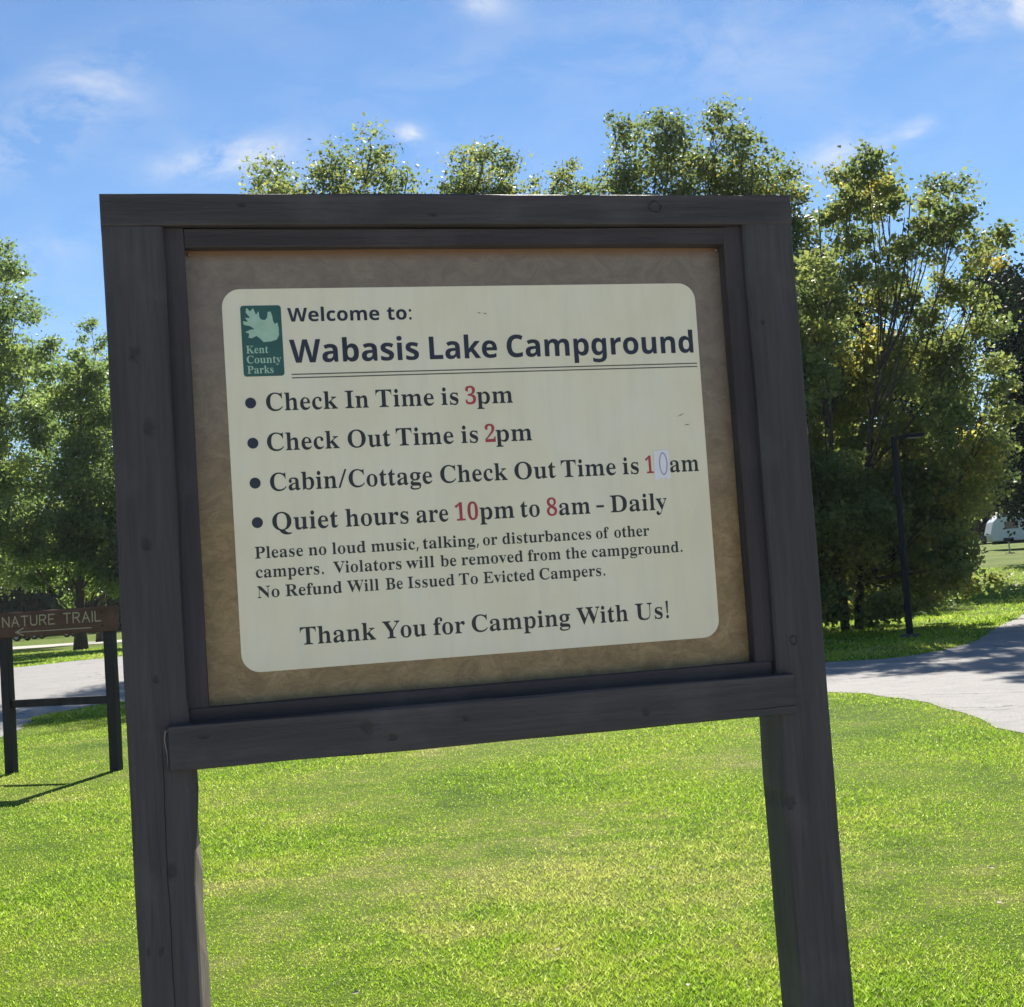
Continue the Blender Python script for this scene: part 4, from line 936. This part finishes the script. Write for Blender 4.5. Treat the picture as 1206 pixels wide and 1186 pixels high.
# the big many-stemmed tree at the right
A = [(1028, 180, 20), (1022, 205, 26), (990, 205, 20), (985, 240, 26), (1048, 232, 28), (1010, 265, 24), (1108, 222, 24), (1128, 250, 24), (1085, 262, 18), (1115, 290, 26), (1160, 275, 17), (1183, 275, 12), (1060, 290, 18), (970, 300, 22), (1035, 315, 20), (1165, 305, 16)]
A += [(960, 350, 40), (1010, 350, 42), (1065, 350, 42), (1118, 345, 36), (1150, 375, 34), (940, 420, 50), (1000, 425, 52), (1065, 425, 54), (1125, 425, 46), (1165, 440, 30), (1175, 480, 28),
      (940, 505, 55), (1005, 510, 58), (1070, 510, 58), (1130, 515, 48), (1165, 530, 34), (930, 590, 55), (990, 600, 58), (1055, 600, 58), (1110, 590, 50), (1150, 585, 34), (1170, 560, 24),
      (950, 665, 42), (1010, 665, 42), (1070, 660, 45), (1115, 655, 34), (1145, 660, 24), (1165, 683, 12), (1135, 690, 13), (1100, 690, 18), (960, 705, 26), (1035, 700, 22), (935, 712, 26), (985, 716, 20), (1060, 705, 20), (905, 700, 36), (950, 722, 20), (1000, 726, 20), (1045, 722, 22), (1080, 712, 18), (1020, 690, 34), (1110, 705, 14), (975, 735, 14), (925, 728, 22), (900, 450, 50), (890, 540, 55), (900, 630, 45)]
A = [(x, y + (4 if y < 330 else 0), q * 1.06 if y < 330 else q) for x, y, q in A]
A += [(1003, 235, 18), (1035, 255, 22), (1120, 262, 18), (1005, 290, 22), (1075, 300, 20), (1095, 245, 16)]
tree('poplar_tree', 'broad yellow-green poplar with bushy low skirt right of the sign behind the lamp post', 37.0, 1000, A, 128000, 0.114, 'poplar', 21, grow=1.08, trunk_r=0.13, stems=4, per=16, clump=0.37, depth=2.0, shift=0.08)
# grove behind the sign
tree('poplar_tree', 'airy poplar with four rounded tops rising over the left part of the sign', 44, 392,
     [(318, 212, 24), (345, 225, 26), (380, 198, 24), (400, 218, 26), (437, 180, 20), (440, 212, 24), (480, 205, 18), (470, 235, 24), (330, 270, 40), (395, 270, 45), (455, 275, 42), (340, 350, 60), (430, 350, 60), (370, 440, 70), (440, 460, 60), (330, 480, 50), (390, 560, 60), (330, 580, 50), (450, 570, 50)],
     64000, 0.116, 'poplar', 22, grow=1.17, stems=3, per=22, clump=0.48, shift=0.02)
tree('poplar_tree', 'rounded poplar top showing over the middle of the sign', 47, 570,
     [(548, 195, 20), (570, 190, 18), (590, 205, 20), (560, 222, 30), (598, 228, 20), (535, 225, 14), (560, 290, 45), (600, 290, 40), (580, 380, 55), (550, 470, 55), (600, 480, 50), (575, 570, 50)],
     42000, 0.116, 'poplar', 23, grow=1.17, stems=2, per=22, clump=0.46, shift=0.04)
tree('poplar_tree', 'tiny poplar tip just clearing the top rail right of the middle', 50, 630,
     [(628, 222, 12), (628, 250, 18), (625, 300, 26), (630, 380, 36), (628, 470, 40), (630, 560, 40)],
     15000, 0.116, 'poplar', 24, grow=1.17, per=20, clump=0.42, shift=0.0)
tree('poplar_tree', 'thin see-through poplar just left of the tallest tree over the sign', 49, 675,
     [(663, 196, 15), (672, 215, 20), (697, 222, 13), (655, 228, 12), (670, 270, 34), (690, 280, 28), (675, 360, 45), (670, 460, 50), (680, 560, 45)],
     21000, 0.116, 'poplar', 25, grow=1.17, stems=2, per=18, clump=0.42, shift=0.0)
tree('poplar_tree', 'tallest poplar with twin high tops over the right half of the sign', 45, 765,
     [(733, 147, 18), (738, 174, 20), (730, 205, 20), (780, 141, 17), (790, 160, 22), (775, 195, 26), (812, 200, 20), (745, 225, 28), (800, 235, 30), (760, 290, 50), (810, 300, 45), (740, 370, 55), (800, 380, 55), (770, 470, 65), (740, 560, 55), (810, 560, 55)],
     70000, 0.116, 'poplar', 26, grow=1.17, stems=3, per=22, clump=0.48, shift=-0.03)
tree('poplar_tree', 'tall poplar sloping down to the right behind the sign corner', 43, 860,
     [(848, 140, 16), (850, 165, 22), (870, 175, 18), (840, 200, 24), (880, 205, 24), (905, 200, 18), (925, 212, 16), (860, 235, 32), (915, 240, 26), (940, 225, 12), (850, 300, 45), (910, 300, 45), (940, 270, 18), (870, 390, 55), (920, 390, 45), (880, 480, 60), (850, 570, 55), (910, 570, 50)],
     70000, 0.116, 'poplar', 27, grow=1.17, stems=3, per=22, clump=0.48, shift=0.02)
# trees at the left
tree('maple_tree', 'green maple with straight dark trunk standing beyond the road behind the trail sign', 74, 92,
     [(92, 425, 22), (70, 455, 30), (115, 460, 34), (45, 500, 36), (95, 510, 44), (145, 520, 42), (30, 560, 40), (85, 575, 48), (140, 590, 46), (190, 560, 45), (20, 620, 40), (75, 635, 44), (130, 645, 44), (180, 640, 44), (40, 672, 26), (90, 685, 24), (140, 682, 26), (200, 480, 36)],
     62000, 0.19, 'maple', 31, trunk_r=0.27, per=10, clump=0.48, depth=1.6)
tree('maple_tree', 'sparse maple top with sky showing through beside the left post', 92, 118,
     [(108, 385, 12), (96, 402, 12), (118, 408, 14), (130, 425, 16), (105, 440, 20), (135, 470, 26), (110, 500, 34), (150, 540, 40), (120, 600, 40)],
     20000, 0.16, 'maple', 32, trunk_r=0.3, per=9, clump=0.5)
tree('maple_tree', 'tallest maple at the left edge, its crown running out of the picture', 84, -45,
     [(0, 300, 18), (8, 325, 22), (-20, 330, 40), (20, 365, 24), (-10, 380, 44), (38, 410, 30), (-50, 400, 60), (15, 440, 44), (55, 460, 24), (-30, 480, 60), (30, 510, 46), (-10, 560, 55), (-70, 520, 70), (35, 590, 40), (-20, 640, 50), (15, 672, 32), (-80, 620, 60)],
     62000, 0.20, 'maple', 33, trunk_r=0.4, per=9, clump=0.50, depth=1.8)
# right background
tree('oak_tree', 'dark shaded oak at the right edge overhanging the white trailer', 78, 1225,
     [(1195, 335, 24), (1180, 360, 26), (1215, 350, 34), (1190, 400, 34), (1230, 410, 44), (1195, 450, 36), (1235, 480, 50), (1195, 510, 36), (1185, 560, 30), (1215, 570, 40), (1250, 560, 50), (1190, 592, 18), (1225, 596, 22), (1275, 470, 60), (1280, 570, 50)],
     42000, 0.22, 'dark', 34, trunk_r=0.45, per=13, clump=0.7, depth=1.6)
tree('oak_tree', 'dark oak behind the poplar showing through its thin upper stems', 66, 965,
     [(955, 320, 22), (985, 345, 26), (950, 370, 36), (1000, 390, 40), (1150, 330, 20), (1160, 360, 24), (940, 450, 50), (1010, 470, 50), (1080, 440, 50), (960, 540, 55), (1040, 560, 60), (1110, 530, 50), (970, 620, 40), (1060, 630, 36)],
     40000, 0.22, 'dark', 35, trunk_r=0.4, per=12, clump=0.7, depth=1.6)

# far wood closing the view
r = random.Random(9); cen, sig = [], []
for i in range(900):
    x = r.uniform(-170, 170); y = 150 + r.uniform(0, 26) + 0.0008 * x * x
    hh = 11 + 4 * math.sin(x * 0.11) + 2.5 * math.sin(x * 0.31 + 1) + r.uniform(-2, 2)
    for z in (1.2, 3.0, 5.5, 8, hh):
        if z <= hh: cen.append((x + r.gauss(0, 1), y + r.gauss(0, 1), terr(x, y) + z)); sig.append(1.3)
tag(link('woodland', crown_mesh('woodland', cen, sig, 150000, 1.05, 5), LM['wood']), 'far wood reading as one green mass behind all the trees', 'woodland', kind='stuff')

# ------------------------------------------------------------------ travel trailer, grill, cars
def rounded_profile(pts, w, name, mat, parent, bev=0.05, y0=0.0):
    """side outline pts (x, z) given width w along y"""
    bm = bmesh.new()
    f = bm.faces.new([bm.verts.new((x, y0 - w / 2, z)) for x, z in pts])
    e = bmesh.ops.extrude_face_region(bm, geom=[f])
    for g in e['geom']:
        if isinstance(g, bmesh.types.BMVert): g.co.y += w
    bmesh.ops.bevel(bm, geom=list(bm.edges), offset=bev, segments=2, affect='EDGES', profile=0.6, clamp_overlap=True)
    return link(name, from_bm(name, bm), mat, parent)
def wheel(parent, x, y, r_, w=0.2):
    V_, F_ = [], []
    tube(V_, F_, [(x, y - w / 2, r_), (x, y - w / 2 + .03, r_), (x, y + w / 2 - .03, r_), (x, y + w / 2, r_)], [r_ * .86, r_, r_, r_ * .86], 20)
    o = link('wheel', pymesh('wheel', V_, F_), M_TYRE, parent)
    V_, F_ = [], []
    tube(V_, F_, [(x, y - w / 2 - .012, r_), (x, y + w / 2 + .012, r_)], [r_ * .55, r_ * .55], 14)
    link('rim', pymesh('rim', V_, F_), M_METAL, o)
tp = at(1168, 645, 104); gz = terr(tp.x + 2, 104)
tr = empty('travel_trailer', (tp.x, 104, gz), math.radians(-6))
tag(tr, 'white travel trailer parked on the far grass at the right edge', 'trailer')
rounded_profile([(0.1, .62), (0, 1.1), (0.25, 2.0), (0.9, 2.62), (6.6, 2.68), (6.8, 2.4), (6.8, .62)], 2.3, 'body', M_WHITE, tr, 0.07, 1.15)
rounded_profile([(0.5, .42), (0.5, .64), (6.6, .64), (6.6, .42)], 2.0, 'chassis', M_POLE, tr, 0.02, 1.15)
for x0, x1, z0, z1 in ((1.0, 1.9, 1.45, 1.95), (2.5, 3.3, 1.45, 1.95), (5.4, 6.2, 1.45, 1.95)):
    bm = box_bm((x0, -0.02, z0), (x1, 0.01, z1), 0.01); wn_ = link('window', from_bm('window', bm), M_GLASS, tr)
bm = box_bm((4.1, -0.03, 0.75), (4.8, 0.01, 2.3), 0.02); d_ = link('door', from_bm('door', bm), M_WHITE, tr)
bm = box_bm((4.17, -0.06, 1.45), (4.22, -0.03, 1.6), 0.005); link('handle', from_bm('handle', bm), M_POLE, d_)
wheel(tr, 3.1, 0.1, 0.34); wheel(tr, 3.85, 0.1, 0.34); wheel(tr, 3.1, 2.2, 0.34); wheel(tr, 3.85, 2.2, 0.34)
V_, F_ = [], []
tube(V_, F_, [(0.4, 0.6, .52), (-1.1, 1.15, .5)], [.05, .05], 6); tube(V_, F_, [(0.4, 1.7, .52), (-1.1, 1.15, .5)], [.05, .05], 6); tube(V_, F_, [(-1.0, 1.15, .5), (-1.0, 1.15, 0.0)], [.04, .06], 6)
link('hitch', pymesh('hitch', V_, F_), M_POLE, tr)
V_, F_ = [], []
for yy_ in (0.95, 1.35): tube(V_, F_, [(-0.25, yy_, .55), (-0.25, yy_, .65), (-0.25, yy_, 1.0), (-0.25, yy_, 1.1)], [.12, .16, .16, .08], 12)
link('gas_bottles', pymesh('gas_bottles', V_, F_), M_DARKCAR, tr)

gp = at(1189, 648, 96); gp.z = terr(gp.x, 96)
gr = empty('pedestal_grill', gp, 0.3); tag(gr, 'small metal pedestal grill on the grass in front of the white trailer', 'grill')
V_, F_ = [], []; tube(V_, F_, [(0, 0, -.02), (0, 0, .75)], [.05, .05], 8); link('post', pymesh('post', V_, F_), M_METAL, gr)
bm = box_bm((-.25, -.2, .75), (.25, .2, .79)); box_bm((-.25, .17, .79), (.25, .2, 1.0), bm=bm); box_bm((-.25, -.2, .79), (-.22, .168, 1.0), bm=bm); box_bm((.22, -.2, .79), (.25, .168, 1.0), bm=bm)
link('firebox', from_bm('firebox', bm), M_POLE, gr)
bm = bmesh.new()
for i in range(9): box_bm((-.21, -.18 + i * .042, .93), (.21, -.172 + i * .042, .94), bm=bm)
link('grate', from_bm('grate', bm), M_METAL, gr)
bm = box_bm((-.22, -.22, -.05), (.22, .22, .04), .01); link('base', from_bm('base', bm), M_CONC, gr)

def car(px, py, Y, rz, paint, label):
    p = at(px, py, Y); p.z = 0
    c = empty('parked_car', p, rz); tag(c, label, 'car', 'cars parked beyond the left lawn')
    rounded_profile([(-2.2, .32), (-2.25, .75), (-2.1, .92), (-1.2, 1.0), (1.5, 1.0), (2.15, .88), (2.3, .6), (2.25, .32)], 1.76, 'body', paint, c, 0.06)
    rounded_profile([(-1.75, 1.0), (-1.15, 1.42), (.35, 1.46), (1.25, 1.0)], 1.5, 'cabin', paint, c, 0.05)
    for s in (-1, 1):
        V_ = [(-1.45, s * .762, 1.05), (-1.02, s * .762, 1.36), (-.2, s * .762, 1.40), (-.2, s * .762, 1.05)]
        V2 = [(-.12, s * .762, 1.05), (-.12, s * .762, 1.40), (.32, s * .762, 1.38), (.98, s * .762, 1.05)]
        for W_ in (V_, V2):
            me = pymesh('window', W_ + [(x, y - s * .02, z) for x, y, z in W_], [(0, 1, 2, 3), (7, 6, 5, 4), (0, 4, 5, 1), (1, 5, 6, 2), (2, 6, 7, 3), (3, 7, 4, 0)])
            link('window', me, M_GLASS, c)
        for x in (-1.4, 1.42): wheel(c, x, s * .80, 0.33)
        bm = box_bm((2.2, s * .62 - .16, .62), (2.29, s * .62 + .16, .76), .02); link('headlight', from_bm('headlight', bm), M_LAMP, c)
        bm = box_bm((-2.27, s * .66 - .14, .66), (-2.2, s * .66 + .14, .82), .02); link('tail_light', from_bm('tail_light', bm), M_REDLAMP, c)
    return c
car(64, 745, 128, math.radians(176), M_SILVER, 'silver car half hidden behind the trail sign board, right of the charcoal one')
car(8, 750, 122, math.radians(168), M_DARKCAR, 'charcoal car behind the left end of the trail sign board')


# ------------------------------------------------------------------ thin haze added over the whole place, standing in for lens glare
bm = box_bm((-640, -640, -1.2), (640, 940, 34))
m, t, out = new_mat('thin haze')
pv = t.nodes.new('ShaderNodeVolumePrincipled')
pv.inputs['Color'].default_value = (0.93, 0.96, 1.0, 1); pv.inputs['Density'].default_value = 0.00011; pv.inputs['Anisotropy'].default_value = 0.3
t.links.new(pv.outputs[0], out.inputs['Volume'])
tag(link('glare_haze', from_bm('glare_haze', bm), m), 'thin pale haze added over the campground for a soft glare', 'glare_haze', kind='stuff')
